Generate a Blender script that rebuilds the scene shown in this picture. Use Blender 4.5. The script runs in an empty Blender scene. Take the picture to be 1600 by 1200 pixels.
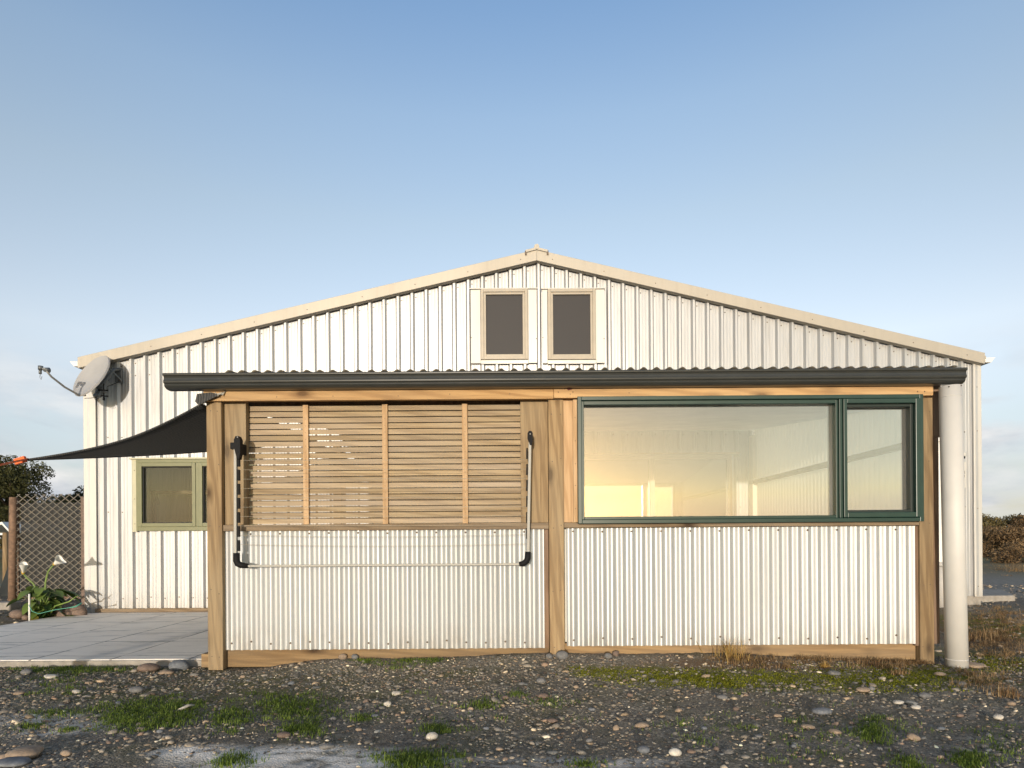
import bpy, bmesh, math, random
import numpy as np
from mathutils import Vector, Matrix
random.seed(7); rng = np.random.default_rng(11)
R = math.radians
scn = bpy.context.scene
COL = scn.collection

# ------------------------------------------------------------------ camera geometry
F = 949.0; H = 0.926; ROLL = 0.007; HY = 845.0; HX = 800.0
D1 = 4.70; D2 = 8.20
def X(px, D, py=HY): return ((px-HX) - ROLL*(py-HY))*D/F
def Z(py, D, px=HX): return H - ((py-HY) + ROLL*(px-HX))*D/F
def P(px, py, D): return Vector((X(px, D, py), D, Z(py, D, px)))

def G0(x, y):
    """ground height"""
    x = np.asarray(x, float); y = np.asarray(y, float)
    z = -0.055 + 0.055*np.exp(-((x-0.5)/1.6)**2)*np.clip((y-3.2)/1.4, 0, 1)
    z = z + 0.012*np.sin(1.7*x+0.6)*np.sin(1.3*y+0.4) + 0.008*np.sin(4.1*x-1.1*y) + 0.006*np.sin(3.3*y+2.2*x+1.0)
    z = z + 0.045*np.exp(-((y-4.80)/.22)**2)*np.clip((x+2.0)/.5,0,1)*np.clip((3.1-x)/.4,0,1)
    z = z + 0.13*np.clip((-5.85-x)/0.5, 0, 1)*np.clip((y-6.6)/0.8, 0, 1)*np.clip((16-y)/4, 0, 1)
    z = z + 0.07*np.clip((x-3.6)/2.0, 0, 1)*np.clip((y-5.2)/2.5, 0, 1)*np.clip((30-y)/10, 0, 1)
    return z
def gz(x, y): return float(G0(x, y))
def PG(px, py):
    """ground point seen at a pixel"""
    zg = -0.05
    for _ in range(5):
        v = (py-HY) + ROLL*(px-HX)
        D = (H-zg)*F/max(v, 4)
        x = X(px, D, py); zg = gz(x, D)
    return Vector((x, D, zg))

# ------------------------------------------------------------------ mesh helper
class MB:
    def __init__(s): s.v = []; s.f = []; s.m = []; s.sm = []
    def add(s, vs, fs, mi=0, smooth=False):
        o = len(s.v); s.v += [tuple(p) for p in vs]
        for f in fs: s.f.append(tuple(i+o for i in f)); s.m.append(mi); s.sm.append(smooth)
        return s
    def box(s, x0, x1, y0, y1, z0, z1, mi=0):
        vs = [(x0,y0,z0),(x1,y0,z0),(x1,y1,z0),(x0,y1,z0),(x0,y0,z1),(x1,y0,z1),(x1,y1,z1),(x0,y1,z1)]
        return s.add(vs, [(0,3,2,1),(4,5,6,7),(0,1,5,4),(1,2,6,5),(2,3,7,6),(3,0,4,7)], mi)
    def beam(s, a, b, w, h, mi=0, up=(0,0,1)):
        a = Vector(a); b = Vector(b); d = (b-a).normalized(); u = Vector(up)
        sx = d.cross(u)
        if sx.length < 1e-4: sx = d.cross(Vector((1,0,0)))
        sx.normalize(); uu = sx.cross(d)
        vs = [p+sx*(i*w/2)+uu*(j*h/2) for p in (a,b) for i,j in ((-1,-1),(1,-1),(1,1),(-1,1))]
        return s.add(vs, [(3,2,1,0),(4,5,6,7),(0,1,5,4),(1,2,6,5),(2,3,7,6),(3,0,4,7)], mi)
    def prism(s, poly, axis, a0, a1, mi=0, smooth=False):
        n = len(poly)
        def mk(p, a): return (a,p[0],p[1]) if axis=='x' else ((p[0],a,p[1]) if axis=='y' else (p[0],p[1],a))
        vs = [mk(p,a0) for p in poly]+[mk(p,a1) for p in poly]
        s.add(vs, [(i,(i+1)%n,(i+1)%n+n,i+n) for i in range(n)], mi, smooth)
        o = len(s.v)-2*n
        s.f += [tuple(o+i for i in range(n-1,-1,-1)), tuple(o+n+i for i in range(n))]; s.m += [mi,mi]; s.sm += [False,False]
        return s
    def tube(s, pts, r, n=8, mi=0, cap=True, smooth=True):
        pts = [Vector(p) for p in pts]; k = len(pts)
        rs = r if isinstance(r,(list,tuple)) else [r]*k
        rings = []; prev = None
        for i,p in enumerate(pts):
            d = (pts[min(i+1,k-1)]-pts[max(i-1,0)]).normalized()
            if prev is None:
                u = d.cross(Vector((0,0,1)))
                if u.length < 0.05: u = d.cross(Vector((1,0,0)))
            else: u = prev - d*prev.dot(d)
            u.normalize(); prev = u; w = d.cross(u)
            rings += [p + (u*math.cos(2*math.pi*j/n)+w*math.sin(2*math.pi*j/n))*rs[i] for j in range(n)]
        fs = [(i*n+j, i*n+(j+1)%n, (i+1)*n+(j+1)%n, (i+1)*n+j) for i in range(k-1) for j in range(n)]
        s.add(rings, fs, mi, smooth)
        if cap:
            o = len(s.v)-len(rings)
            s.f += [tuple(o+j for j in range(n-1,-1,-1)), tuple(o+(k-1)*n+j for j in range(n))]; s.m += [mi,mi]; s.sm += [False,False]
        return s
    def disc(s, c, r, y_n=-1, n=6, mi=0, h=0.004):
        """small screw head facing -Y"""
        c = Vector(c)
        vs = [c+Vector((r*math.cos(2*math.pi*i/n),0,r*math.sin(2*math.pi*i/n))) for i in range(n)]
        vs += [c+Vector((.75*r*math.cos(2*math.pi*i/n),-h,.75*r*math.sin(2*math.pi*i/n))) for i in range(n)]
        return s.add(vs, [(i,(i+1)%n,(i+1)%n+n,i+n) for i in range(n)]+[tuple(range(n,2*n))], mi)
    def build(s, name, mats, root=None, bevel=0.0, parent=None, recalc=True):
        """parent: object whose origin the mesh is relative to (default root)"""
        par = parent or root
        off = Vector((0,0,0))
        if par is not None: off = WORLD.get(par.name, Vector((0,0,0)))
        me = bpy.data.meshes.new(name)
        me.from_pydata([(p[0]-off.x,p[1]-off.y,p[2]-off.z) for p in s.v], [], s.f)
        if not isinstance(mats,(list,tuple)): mats = [mats]
        for m in mats: me.materials.append(m)
        me.polygons.foreach_set('material_index', s.m); me.polygons.foreach_set('use_smooth', s.sm)
        if recalc:
            bm = bmesh.new(); bm.from_mesh(me); bmesh.ops.recalc_face_normals(bm, faces=bm.faces); bm.to_mesh(me); bm.free()
        me.update()
        o = bpy.data.objects.new(name, me); COL.objects.link(o)
        if par is not None: o.parent = par
        WORLD[o.name] = off.copy()
        if bevel:
            b = o.modifiers.new('edge','BEVEL'); b.width = bevel; b.segments = 2; b.limit_method = 'ANGLE'; b.angle_limit = R(40)
        return o
WORLD = {}
def tag(o, label=None, cat=None, group=None, kind=None):
    if label: o['label'] = label
    if cat: o['category'] = cat
    if group: o['group'] = group
    if kind: o['kind'] = kind
    return o
def thing(name, label, cat, loc, group=None):
    o = bpy.data.objects.new(name, None); o.location = loc; o.empty_display_size = 0.1
    COL.objects.link(o); WORLD[o.name] = Vector(loc)
    return tag(o, label, cat, group)

# ------------------------------------------------------------------ materials
def newmat(name):
    m = bpy.data.materials.new(name); m.use_nodes = True
    nt = m.node_tree; b = nt.nodes['Principled BSDF']
    return m, nt, b
def nd(nt, typ, ins=None, **pr):
    n = nt.nodes.new(typ)
    for k,v in pr.items(): setattr(n, k, v)
    for k,v in (ins or {}).items():
        if hasattr(v,'is_output'): nt.links.new(v, n.inputs[k])
        else: n.inputs[k].default_value = v
    return n
def ramp(nt, fac, stops, interp='LINEAR'):
    n = nt.nodes.new('ShaderNodeValToRGB'); nt.links.new(fac, n.inputs[0]); n.color_ramp.interpolation = interp
    e = n.color_ramp.elements
    while len(e) < len(stops): e.new(0.5)
    for el,(p,c) in zip(e, stops):
        el.position = p; el.color = (c,c,c,1) if isinstance(c,(int,float)) else (*c,1)
    return n.outputs[0]
def mixc(nt, fac, a, b, mode='MIX'):
    n = nt.nodes.new('ShaderNodeMix'); n.data_type = 'RGBA'; n.blend_type = mode
    for sock,val in ((n.inputs[0],fac),(n.inputs[6],a),(n.inputs[7],b)):
        if hasattr(val,'is_output'): nt.links.new(val, sock)
        elif isinstance(val,(int,float)): sock.default_value = val
        else: sock.default_value = (*val,1)
    return n.outputs[2]
def math_(nt, op, a, b=0.0, clamp=False):
    n = nt.nodes.new('ShaderNodeMath'); n.operation = op; n.use_clamp = clamp
    for s,val in ((n.inputs[0],a),(n.inputs[1],b)):
        if hasattr(val,'is_output'): nt.links.new(val, s)
        else: s.default_value = val
    return n.outputs[0]
def coords(nt, scale=(1,1,1), kind='Object', rnd=True):
    tc = nd(nt,'ShaderNodeTexCoord').outputs[kind]
    if rnd:
        oi = nd(nt,'ShaderNodeObjectInfo').outputs['Random']
        sc = nd(nt,'ShaderNodeVectorMath',{0:(13.7,7.3,19.1)},operation='SCALE'); nt.links.new(oi, sc.inputs['Scale'])
        tc = nd(nt,'ShaderNodeVectorMath',{0:tc,1:sc.outputs[0]},operation='ADD').outputs[0]
    return nd(nt,'ShaderNodeMapping',{'Vector':tc,'Scale':scale}).outputs[0]
def noise(nt, vec, scale, detail=4, rough=.55, dist=0):
    return nd(nt,'ShaderNodeTexNoise',{'Vector':vec,'Scale':scale,'Detail':detail,'Roughness':rough,'Distortion':dist}).outputs[0]
def bump(nt, b, h, strength=.3, dist=.01):
    n = nd(nt,'ShaderNodeBump',{'Height':h,'Strength':strength,'Distance':dist}); nt.links.new(n.outputs[0], b.inputs['Normal'])

def wood(name, light, mid, dark, axis='z', knots=True, grey=None, rough=.75, greyamt=.5):
    m, nt, b = newmat(name)
    st = .045
    sc = {'x':(st,1,1),'y':(1,st,1),'z':(1,1,st)}[axis]
    v = coords(nt, sc)
    warp = noise(nt, coords(nt), 2.2, 2)
    g1 = noise(nt, v, 38, 5, .6, .6)
    v3 = coords(nt, {'x':(.12,1,1),'y':(1,.12,1),'z':(1,1,.12)}[axis])
    w = nd(nt,'ShaderNodeTexWave',{'Vector':v3,'Scale':9.0,'Distortion':5.5,'Detail':2.0,'Detail Scale':.8}, bands_direction='DIAGONAL').outputs['Fac']
    c = ramp(nt, g1, [(.28,dark),(.5,mid),(.72,light)])
    c = mixc(nt, math_(nt,'MULTIPLY',ramp(nt,w,[(.5,0),(.92,1)]),.62), c, dark)
    c = mixc(nt, ramp(nt,warp,[(.35,0),(.7,.22)]), c, light)
    if knots:
        kv = coords(nt, {'x':(.42,1,1),'y':(1,.42,1),'z':(1,1,.42)}[axis])
        vo = nd(nt,'ShaderNodeTexVoronoi',{'Vector':kv,'Scale':5.2,'Randomness':1.0}).outputs['Distance']
        k = ramp(nt, vo, [(.07,1),(.13,.5),(.26,0)])
        c = mixc(nt, k, c, (dark[0]*.36,dark[1]*.30,dark[2]*.25))
    if grey:
        gn = noise(nt, coords(nt, {'x':(.3,1,1.6),'y':(1,.3,1),'z':(1,1,.25)}[axis]), 2.4, 4)
        c = mixc(nt, ramp(nt,gn,[(.38,0),(.66,greyamt)]), c, grey)
    rd = nd(nt,'ShaderNodeObjectInfo').outputs['Random']
    c = mixc(nt, 1.0, c, ramp(nt, rd, [(0,.80),(1,1.12)]), 'MULTIPLY')
    nt.links.new(c, b.inputs['Base Color']); b.inputs['Roughness'].default_value = rough
    b.inputs['Specular IOR Level'].default_value = .25
    bump(nt, b, g1, .35, .004)
    return m

def metalsheet(name, col, dirt, metallic=.35, rough=.38, streak=.35, dirtz=None, spots=True):
    m, nt, b = newmat(name)
    v = coords(nt, (1,1,.07), rnd=False); big = noise(nt, coords(nt,(.8,.8,.35),rnd=False), 1.3, 5)
    s = noise(nt, v, 22, 4)
    f = math_(nt,'MULTIPLY', ramp(nt,s,[(.45,0),(.8,1)]), ramp(nt,big,[(.35,.25),(.7,1)]))
    c = mixc(nt, math_(nt,'MULTIPLY',f,streak), col, dirt)
    sz = nd(nt,'ShaderNodeSeparateXYZ',{0:coords(nt,(1,1,1),rnd=False)}).outputs[2]
    spl = math_(nt,'MULTIPLY',ramp(nt,sz,[(.05,1),(.30,0)]),ramp(nt,noise(nt,coords(nt,(1,1,.5),rnd=False),9,6,.7),[(.38,.0),(.68,.6)]))
    c = mixc(nt, spl, c, (.27,.225,.165))
    fine = noise(nt, coords(nt,(1,1,1),rnd=False), 160, 3)
    c = mixc(nt, ramp(nt,fine,[(.4,.0),(.75,.12)]), c, dirt)
    nt.links.new(c, b.inputs['Base Color'])
    b.inputs['Metallic'].default_value = metallic
    nt.links.new(ramp(nt,big,[(.3,rough-.05),(.7,rough+.16)]), b.inputs['Roughness'])
    bump(nt, b, noise(nt, coords(nt,(1,1,.25),rnd=False), 5, 3), .22, .015)
    return m
def plain(name, col, rough=.5, metallic=0, var=.12, scale=30, spec=.5, bmp=0):
    m, nt, b = newmat(name)
    n = noise(nt, coords(nt), scale, 4)
    c = mixc(nt, ramp(nt,n,[(.3,0),(.75,1)]), tuple(x*(1-var) for x in col), tuple(min(1,x*(1+var)) for x in col))
    nt.links.new(c, b.inputs['Base Color']); b.inputs['Roughness'].default_value = rough; b.inputs['Metallic'].default_value = metallic
    b.inputs['Specular IOR Level'].default_value = spec
    if bmp: bump(nt, b, n, bmp, .01)
    return m
def glass(name, tint=(.96,.97,.95), ior=1.5, dirt=.02, gain=1.0):
    m, nt, b = newmat(name); nt.nodes.remove(b)
    tr = nd(nt,'ShaderNodeBsdfTransparent',{'Color':(*tint,1)}).outputs[0]
    gl = nd(nt,'ShaderNodeBsdfGlossy',{'Color':(1,1,1,1),'Roughness':0.0}).outputs[0]
    fr = nd(nt,'ShaderNodeFresnel',{'IOR':ior}).outputs[0]
    fr = math_(nt,'MULTIPLY',fr,gain,True)
    mx = nd(nt,'ShaderNodeMixShader',{0:fr,1:tr,2:gl}).outputs[0]
    df = nd(nt,'ShaderNodeBsdfDiffuse',{'Color':(.75,.72,.66,1)}).outputs[0]
    dn = noise(nt, coords(nt,(1,1,.6)), 3.5, 5)
    mx2 = nd(nt,'ShaderNodeMixShader',{0:math_(nt,'MULTIPLY',ramp(nt,dn,[(.3,.5),(.7,1)]),dirt),1:mx,2:df}).outputs[0]
    nt.links.new(mx2, nt.nodes['Material Output'].inputs[0])
    return m

PINE = ((.60,.41,.20),(.47,.30,.135),(.31,.175,.07))
M = {}
M['post'] = wood('pine_post', (.37,.265,.145),(.29,.20,.105),(.16,.10,.05),'z',grey=(.30,.25,.17))
M['header'] = wood('pine_header', (.60,.39,.185),(.50,.31,.14),(.32,.18,.075),'x',grey=(.42,.31,.19),greyamt=.35)
M['rail'] = wood('weathered_rail', (.27,.20,.128),(.21,.153,.093),(.135,.093,.056),'x',grey=(.27,.23,.18))
M['plate'] = wood('treated_plate', (.34,.225,.11),(.26,.165,.075),(.15,.09,.042),'x',grey=(.23,.18,.12))
M['slat'] = wood('cedar_slat', (.425,.33,.205),(.345,.262,.158),(.24,.172,.10),'x',knots=False,grey=(.36,.30,.24),greyamt=.65)
M['batten'] = wood('pale_batten', (.60,.42,.25),(.51,.345,.195),(.39,.245,.125),'z',knots=False)
M['stud'] = wood('brown_stud', (.266,.177,.112),(.201,.129,.081),(.129,.081,.049),'z',grey=(.26,.21,.18))
M['clad'] = metalsheet('white_trapezoid_cladding', (.46,.47,.48),(.25,.235,.21),.55,.40,.6)
M['corr'] = metalsheet('white_corrugated_sheet', (.485,.50,.505),(.34,.33,.30),.5,.42,.22)
M['trim'] = metalsheet('cream_flashing', (.42,.385,.325),(.26,.22,.17),.2,.42,.3)
M['trimlight'] = metalsheet('pale_corner_flashing', (.55,.54,.51),(.34,.31,.26),.2,.42,.25)
M['screw'] = plain('rusty_screw_head', (.13,.10,.075), .6, .4)
M['gutter'] = plain('charcoal_gutter_paint', (.040,.042,.039), .28, .0, .1, 8)
M['roof'] = plain('grey_green_roof_sheet', (.17,.155,.115), .55, .1, .35, 14)
M['green'] = plain('dark_green_aluminium', (.014,.040,.032), .32, .0, .14, 10)
M['greend'] = plain('dark_green_glazing_bead', (.007,.017,.015), .5)
M['olive'] = plain('olive_green_aluminium', (.165,.17,.085), .4, 0, .08, 10)
M['oliveflash'] = plain('pale_yellow_flashing', (.46,.44,.31), .45, 0, .08, 10)
M['beige'] = plain('beige_window_frame', (.38,.335,.265), .42, 0, .07, 10)
M['black'] = plain('black_plastic', (.009,.009,.010), .7, 0, .1, 30, .2)
M['rubber'] = plain('dark_gasket', (.02,.02,.02), .7)
M['alu'] = plain('pale_aluminium', (.36,.35,.315), .6, .0, .06)
M['wire'] = plain('pvc_line', (.36,.32,.25), .5, 0, .05)
M['pvc'] = plain('white_pvc_pipe', (.56,.55,.525), .55, 0, .05, 6, bmp=.02)
M['pane'] = glass('window_glass', (.99,.99,.98), ior=1.55, dirt=.03, gain=2.6)
M['panedoor'] = glass('sliding_door_glass', (.52,.54,.52), ior=2.1, dirt=.02, gain=1.1)
M['paneolive'] = glass('tinted_glass', (.80,.84,.80), ior=1.45, dirt=.02, gain=.75)
M['screen'] = plain('dark_insect_screen', (.020,.018,.019), .6, 0, .05, 3)
M['white'] = plain('white_paint', (.76,.75,.71), .5, 0, .04, 4)
M['ceil'] = plain('grey_ceiling_lining', (.72,.69,.63), .7, 0, .06, 3)
M['floor'] = plain('concrete_floor', (.50,.46,.40), .7, 0, .15, 5)
M['inner'] = plain('interior_wall_lining', (.72,.69,.60), .7, 0, .05, 3)
M['dark'] = plain('dark_reflection_post', (.022,.017,.014), .6)
M['dish'] = plain('grey_dish_paint', (.37,.365,.36), .45, 0, .06, 6)
M['bracket'] = plain('galvanised_bracket', (.16,.17,.175), .5, .4, .2, 20)
M['armm'] = plain('grey_steel_arm', (.27,.265,.25), .45, .4, .15, 20)
M['conc'] = plain('rough_concrete', (.30,.275,.24), .9, 0, .25, 14, bmp=.4)
M['orange'] = plain('orange_webbing', (.80,.13,.015), .6, 0, .15, 60)
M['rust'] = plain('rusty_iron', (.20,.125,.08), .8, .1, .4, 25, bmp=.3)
M['lattice'] = plain('weathered_wire_lattice', (.225,.20,.16), .7, .1, .3, 14)
M['shade'] = plain('black_shade_mesh', (.010,.012,.012), .9, 0, .3, 50)
M['tarp'] = plain('faded_blue_tarp', (.055,.09,.135), .55, 0, .35, 4, bmp=.4)
M['bluegrey'] = plain('dark_heap_cover', (.020,.024,.024), .8, 0, .4, 4, bmp=.4)
M['stem'] = plain('green_flower_stem', (.16,.24,.05), .5, 0, .25, 10)
M['petal'] = plain('white_petal', (.80,.79,.74), .5, 0, .04, 10)
M['spadix'] = plain('yellow_spadix', (.62,.40,.03), .6)
M['hose'] = plain('green_cord', (.10,.36,.26), .5)
M['bark'] = plain('tree_bark', (.065,.048,.034), .9, 0, .4, 12, bmp=.5)
M['redbrown'] = plain('red_stain', (.09,.012,.01), .8)

# translucent white corrugated end wall
m, nt, b = newmat('translucent_end_wall')
b.inputs['Base Color'].default_value = (.93,.90,.80,1); b.inputs['Roughness'].default_value = .5
tl = nd(nt,'ShaderNodeBsdfTranslucent',{'Color':(.97,.93,.80,1)}).outputs[0]
mx = nd(nt,'ShaderNodeMixShader',{0:.55,1:b.outputs[0],2:tl}).outputs[0]
nt.links.new(mx, nt.nodes['Material Output'].inputs[0]); M['endwall'] = m

def transl(name, col, mixf=.75, rough=.5):
    m, nt, b = newmat(name); b.inputs['Base Color'].default_value = (*col,1); b.inputs['Roughness'].default_value = rough
    n = noise(nt, coords(nt,(1,1,1),rnd=False), 3, 5); c = mixc(nt, ramp(nt,n,[(.35,0),(.7,1)]), tuple(x*.86 for x in col), col)
    tl = nd(nt,'ShaderNodeBsdfTranslucent'); nt.links.new(c, tl.inputs[0]); nt.links.new(c, b.inputs['Base Color'])
    mx = nd(nt,'ShaderNodeMixShader',{0:mixf,1:b.outputs[0],2:tl.outputs[0]}).outputs[0]
    nt.links.new(mx, nt.nodes['Material Output'].inputs[0]); return m
M['roof'] = transl('smoky_translucent_roof_sheet', (.52,.455,.345), .85)
M['ceil2'] = transl('translucent_ceiling_sheet', (.97,.94,.87), .9)
# black shade cloth of the sail with a fine weave
m, nt, b = newmat('black_shade_cloth')
wv = nd(nt,'ShaderNodeTexWave',{'Vector':coords(nt,(1,1,1),rnd=False),'Scale':14.0,'Distortion':6.0,'Detail':3.0}).outputs['Fac']
nt.links.new(mixc(nt, ramp(nt,wv,[(.2,0),(.9,1)]), (.012,.013,.014), (.058,.057,.055)), b.inputs['Base Color'])
b.inputs['Roughness'].default_value = .75; M['sail'] = m

# leaves: per-face tone attribute
def leafmat(name, dark, light, rough=.6, trans=.25):
    m, nt, b = newmat(name)
    a = nd(nt,'ShaderNodeAttribute',attribute_name='tone').outputs['Fac']
    c = mixc(nt, a, dark, light)
    nt.links.new(c, b.inputs['Base Color']); b.inputs['Roughness'].default_value = rough; b.inputs['Specular IOR Level'].default_value = .25
    tl = nd(nt,'ShaderNodeBsdfTranslucent'); nt.links.new(c, tl.inputs[0])
    mx = nd(nt,'ShaderNodeMixShader',{0:trans,1:b.outputs[0],2:tl.outputs[0]}).outputs[0]
    nt.links.new(mx, nt.nodes['Material Output'].inputs[0]); return m
M['pineleaf'] = leafmat('pine_foliage', (.018,.022,.008), (.085,.085,.028))
M['bushleaf'] = leafmat('scrub_foliage', (.05,.042,.016), (.19,.15,.06))
M['brownleaf'] = leafmat('brown_scrub_foliage', (.09,.055,.026), (.28,.19,.10))
M['grass'] = leafmat('short_green_grass', (.06,.10,.015), (.19,.26,.05), .55, .35)
M['dry'] = leafmat('dry_grass_blades', (.14,.075,.035), (.42,.30,.16), .8, .3)
M['yellowdry'] = leafmat('straw_blades', (.32,.19,.05), (.62,.44,.16), .8, .3)
M['mossm'] = leafmat('moss_tufts', (.085,.092,.010), (.25,.26,.022), .9, .2)
M['lily'] = leafmat('lily_leaf', (.028,.060,.015), (.17,.24,.055), .35, .25)
M['lilyyellow'] = leafmat('yellowing_leaf', (.22,.20,.04), (.38,.32,.07), .5, .25)

# gravel pebbles: per-pebble colour
m, nt, b = newmat('pebbles')
a = nd(nt,'ShaderNodeAttribute',attribute_name='pcol').outputs['Color']
n = noise(nt, coords(nt,rnd=False), 90, 4)
nt.links.new(mixc(nt, 1.0, a, ramp(nt,n,[(.3,.72),(.75,1.25)]), 'MULTIPLY'), b.inputs['Base Color'])
b.inputs['Roughness'].default_value = .75; b.inputs['Specular IOR Level'].default_value = .35
M['pebble'] = m
def stonemat(name, col, col2):
    m, nt, b = newmat(name)
    n = noise(nt, coords(nt), 14, 6, .65); n2 = noise(nt, coords(nt), 70, 4)
    c = mixc(nt, ramp(nt,n,[(.35,0),(.65,1)]), col, col2)
    c = mixc(nt, 1.0, c, ramp(nt,n2,[(.3,.75),(.7,1.15)]), 'MULTIPLY')
    nt.links.new(c, b.inputs['Base Color']); b.inputs['Roughness'].default_value = .8; bump(nt,b,n2,.5,.004); return m
M['s_tan'] = stonemat('tan_stone',(.36,.27,.19),(.24,.18,.13))
M['s_grey'] = stonemat('grey_stone',(.20,.195,.19),(.12,.12,.12))
M['s_white'] = stonemat('white_stone',(.62,.58,.50),(.40,.36,.31))
M['s_blue'] = stonemat('blue_grey_stone',(.19,.20,.215),(.11,.12,.135))
M['s_brown'] = stonemat('brown_stone',(.22,.155,.12),(.13,.095,.075))

# ground
m, nt, b = newmat('gravel_ground')
vo = coords(nt, rnd=False)
geo = nd(nt,'ShaderNodeNewGeometry').outputs['Position']
v1 = nd(nt,'ShaderNodeTexVoronoi',{'Vector':vo,'Scale':95.0}); v2 = nd(nt,'ShaderNodeTexVoronoi',{'Vector':vo,'Scale':42.0})
bign = noise(nt, vo, .9, 5); mid = noise(nt, vo, 6, 5); fine = noise(nt, vo, 240, 3)
c = ramp(nt, nd(nt,'ShaderNodeSeparateColor',{0:v1.outputs['Color']}).outputs[0], [(0,(.10,.09,.074)),(.5,(.185,.166,.136)),(.8,(.29,.26,.21)),(.95,(.25,.225,.19)),(1,(.42,.38,.32))])
c2 = ramp(nt, nd(nt,'ShaderNodeSeparateColor',{0:v2.outputs['Color']}).outputs[1], [(0,(.09,.08,.069)),(.7,(.19,.167,.138)),(1,(.38,.33,.26))])
c = mixc(nt, ramp(nt,mid,[(.45,0),(.6,1)]), c, c2)
c = mixc(nt, ramp(nt,bign,[(.42,0),(.62,.62)]), c, (.155,.13,.098))
c = mixc(nt, ramp(nt,noise(nt,vo,2.3,6,.7),[(.46,0),(.62,.45)]), c, (.085,.085,.032))
def att(nm): return nd(nt,'ShaderNodeAttribute',attribute_name=nm).outputs['Fac']
lim = math_(nt,'MULTIPLY',att('lime'),ramp(nt,noise(nt,nd(nt,'ShaderNodeMapping',{'Vector':vo,'Scale':(.45,1,1)}).outputs[0],9,7,.72),[(.36,0),(.52,1)]),True)
mos = math_(nt,'MULTIPLY',att('moss'),ramp(nt,noise(nt,vo,8,6,.7),[(.36,0),(.55,1)]),True)
dryf = math_(nt,'MULTIPLY',att('dry'),ramp(nt,noise(nt,vo,5,6,.7),[(.33,0),(.55,1)]),True)
c = mixc(nt, dryf, c, ramp(nt,fine,[(.3,(.09,.052,.028)),(.7,(.22,.14,.08))]))
c = mixc(nt, mos, c, ramp(nt,noise(nt,vo,55,4),[(.3,(.06,.062,.012)),(.7,(.17,.175,.02))]))
c = mixc(nt, lim, c, ramp(nt,fine,[(.3,(.78,.715,.63)),(.7,(.95,.885,.79))]))
c = mixc(nt, math_(nt,'MULTIPLY',att('yard'),.8), c, ramp(nt,noise(nt,vo,18,5,.7),[(.3,(.17,.155,.135)),(.7,(.36,.33,.28))]))
farn = noise(nt, vo, .05, 5)
nt.links.new(mixc(nt, att('far'), c, ramp(nt,farn,[(.35,(.13,.12,.045)),(.55,(.21,.155,.08)),(.7,(.17,.15,.09))])), b.inputs['Base Color'])
b.inputs['Roughness'].default_value = .9; b.inputs['Specular IOR Level'].default_value = .2
hh = math_(nt,'ADD',math_(nt,'MULTIPLY',v1.outputs['Distance'],-1.0),math_(nt,'MULTIPLY',mid,.8))
bump(nt, b, hh, .55, .010); M['ground'] = m

# patio: pale pavers, uneven dark joints and smears
m, nt, b = newmat('pale_paving')
vo = coords(nt, rnd=False)
wob = nd(nt,'ShaderNodeTexNoise',{'Vector':vo,'Scale':2.2,'Detail':4.0}).outputs['Color']
vv = nd(nt,'ShaderNodeVectorMath',{0:wob,1:(.05,.05,.0)},operation='MULTIPLY').outputs[0]
vv = nd(nt,'ShaderNodeVectorMath',{0:vo,1:vv},operation='ADD').outputs[0]
br = nd(nt,'ShaderNodeTexBrick',{'Vector':vv,'Color1':(1,1,1,1),'Color2':(.9,.9,.9,1),'Mortar':(0,0,0,1),'Scale':1.0,'Mortar Size':.012,'Mortar Smooth':.4,'Brick Width':.64,'Row Height':.72})
br.offset = .0
n1 = noise(nt, vo, 1.6, 6, .65); n2 = noise(nt, nd(nt,'ShaderNodeMapping',{'Vector':vo,'Scale':(.7,3.2,1),'Rotation':(0,0,-.35)}).outputs[0], 2.2, 6, .7); n3 = noise(nt, vo, 60, 4)
c = ramp(nt, n1, [(.3,(.82,.755,.665)),(.6,(.90,.835,.745)),(.8,(.94,.885,.80))])
c = mixc(nt, ramp(nt,n2,[(.53,0),(.70,.72)]), c, (.22,.215,.21))
c = mixc(nt, ramp(nt,n3,[(.55,0),(.8,.25)]), c, (.2,.19,.17))
jf = math_(nt,'MULTIPLY', br.outputs['Fac'], ramp(nt,noise(nt,vo,3.2,5,.7),[(.38,.12),(.58,1)]))
c = mixc(nt, jf, c, (.10,.092,.082))
nt.links.new(c, b.inputs['Base Color']); b.inputs['Roughness'].default_value = .7
bump(nt, b, math_(nt,'SUBTRACT',n1,jf), .3, .01); M['patio'] = m

# ------------------------------------------------------------------ ground sheet
def coordlist(lo, hi, step, far_lo, far_hi, n=22):
    c = list(np.arange(lo, hi+1e-6, step))
    a = [lo-(lo-far_lo)*(i/n)**3 for i in range(n,0,-1)]
    d = [hi+(far_hi-hi)*(i/n)**3 for i in range(1,n+1)]
    return np.array(a+c+d)
gx = coordlist(-7.5, 9.0, .045, -900, 900); gy = coordlist(1.0, 10.5, .045, -900, 900)
XX, YY = np.meshgrid(gx, gy); ZZ = G0(XX, YY)
near = (np.abs(XX)<12)&(YY>0)&(YY<14)
ZZ = np.where(near, ZZ + rng.normal(0,.0028,ZZ.shape), ZZ)
nx, ny = len(gx), len(gy)
me = bpy.data.meshes.new('ground')
idx = np.arange(nx*ny).reshape(ny,nx)
quads = np.stack([idx[:-1,:-1],idx[:-1,1:],idx[1:,1:],idx[1:,:-1]],-1).reshape(-1,4)
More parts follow.
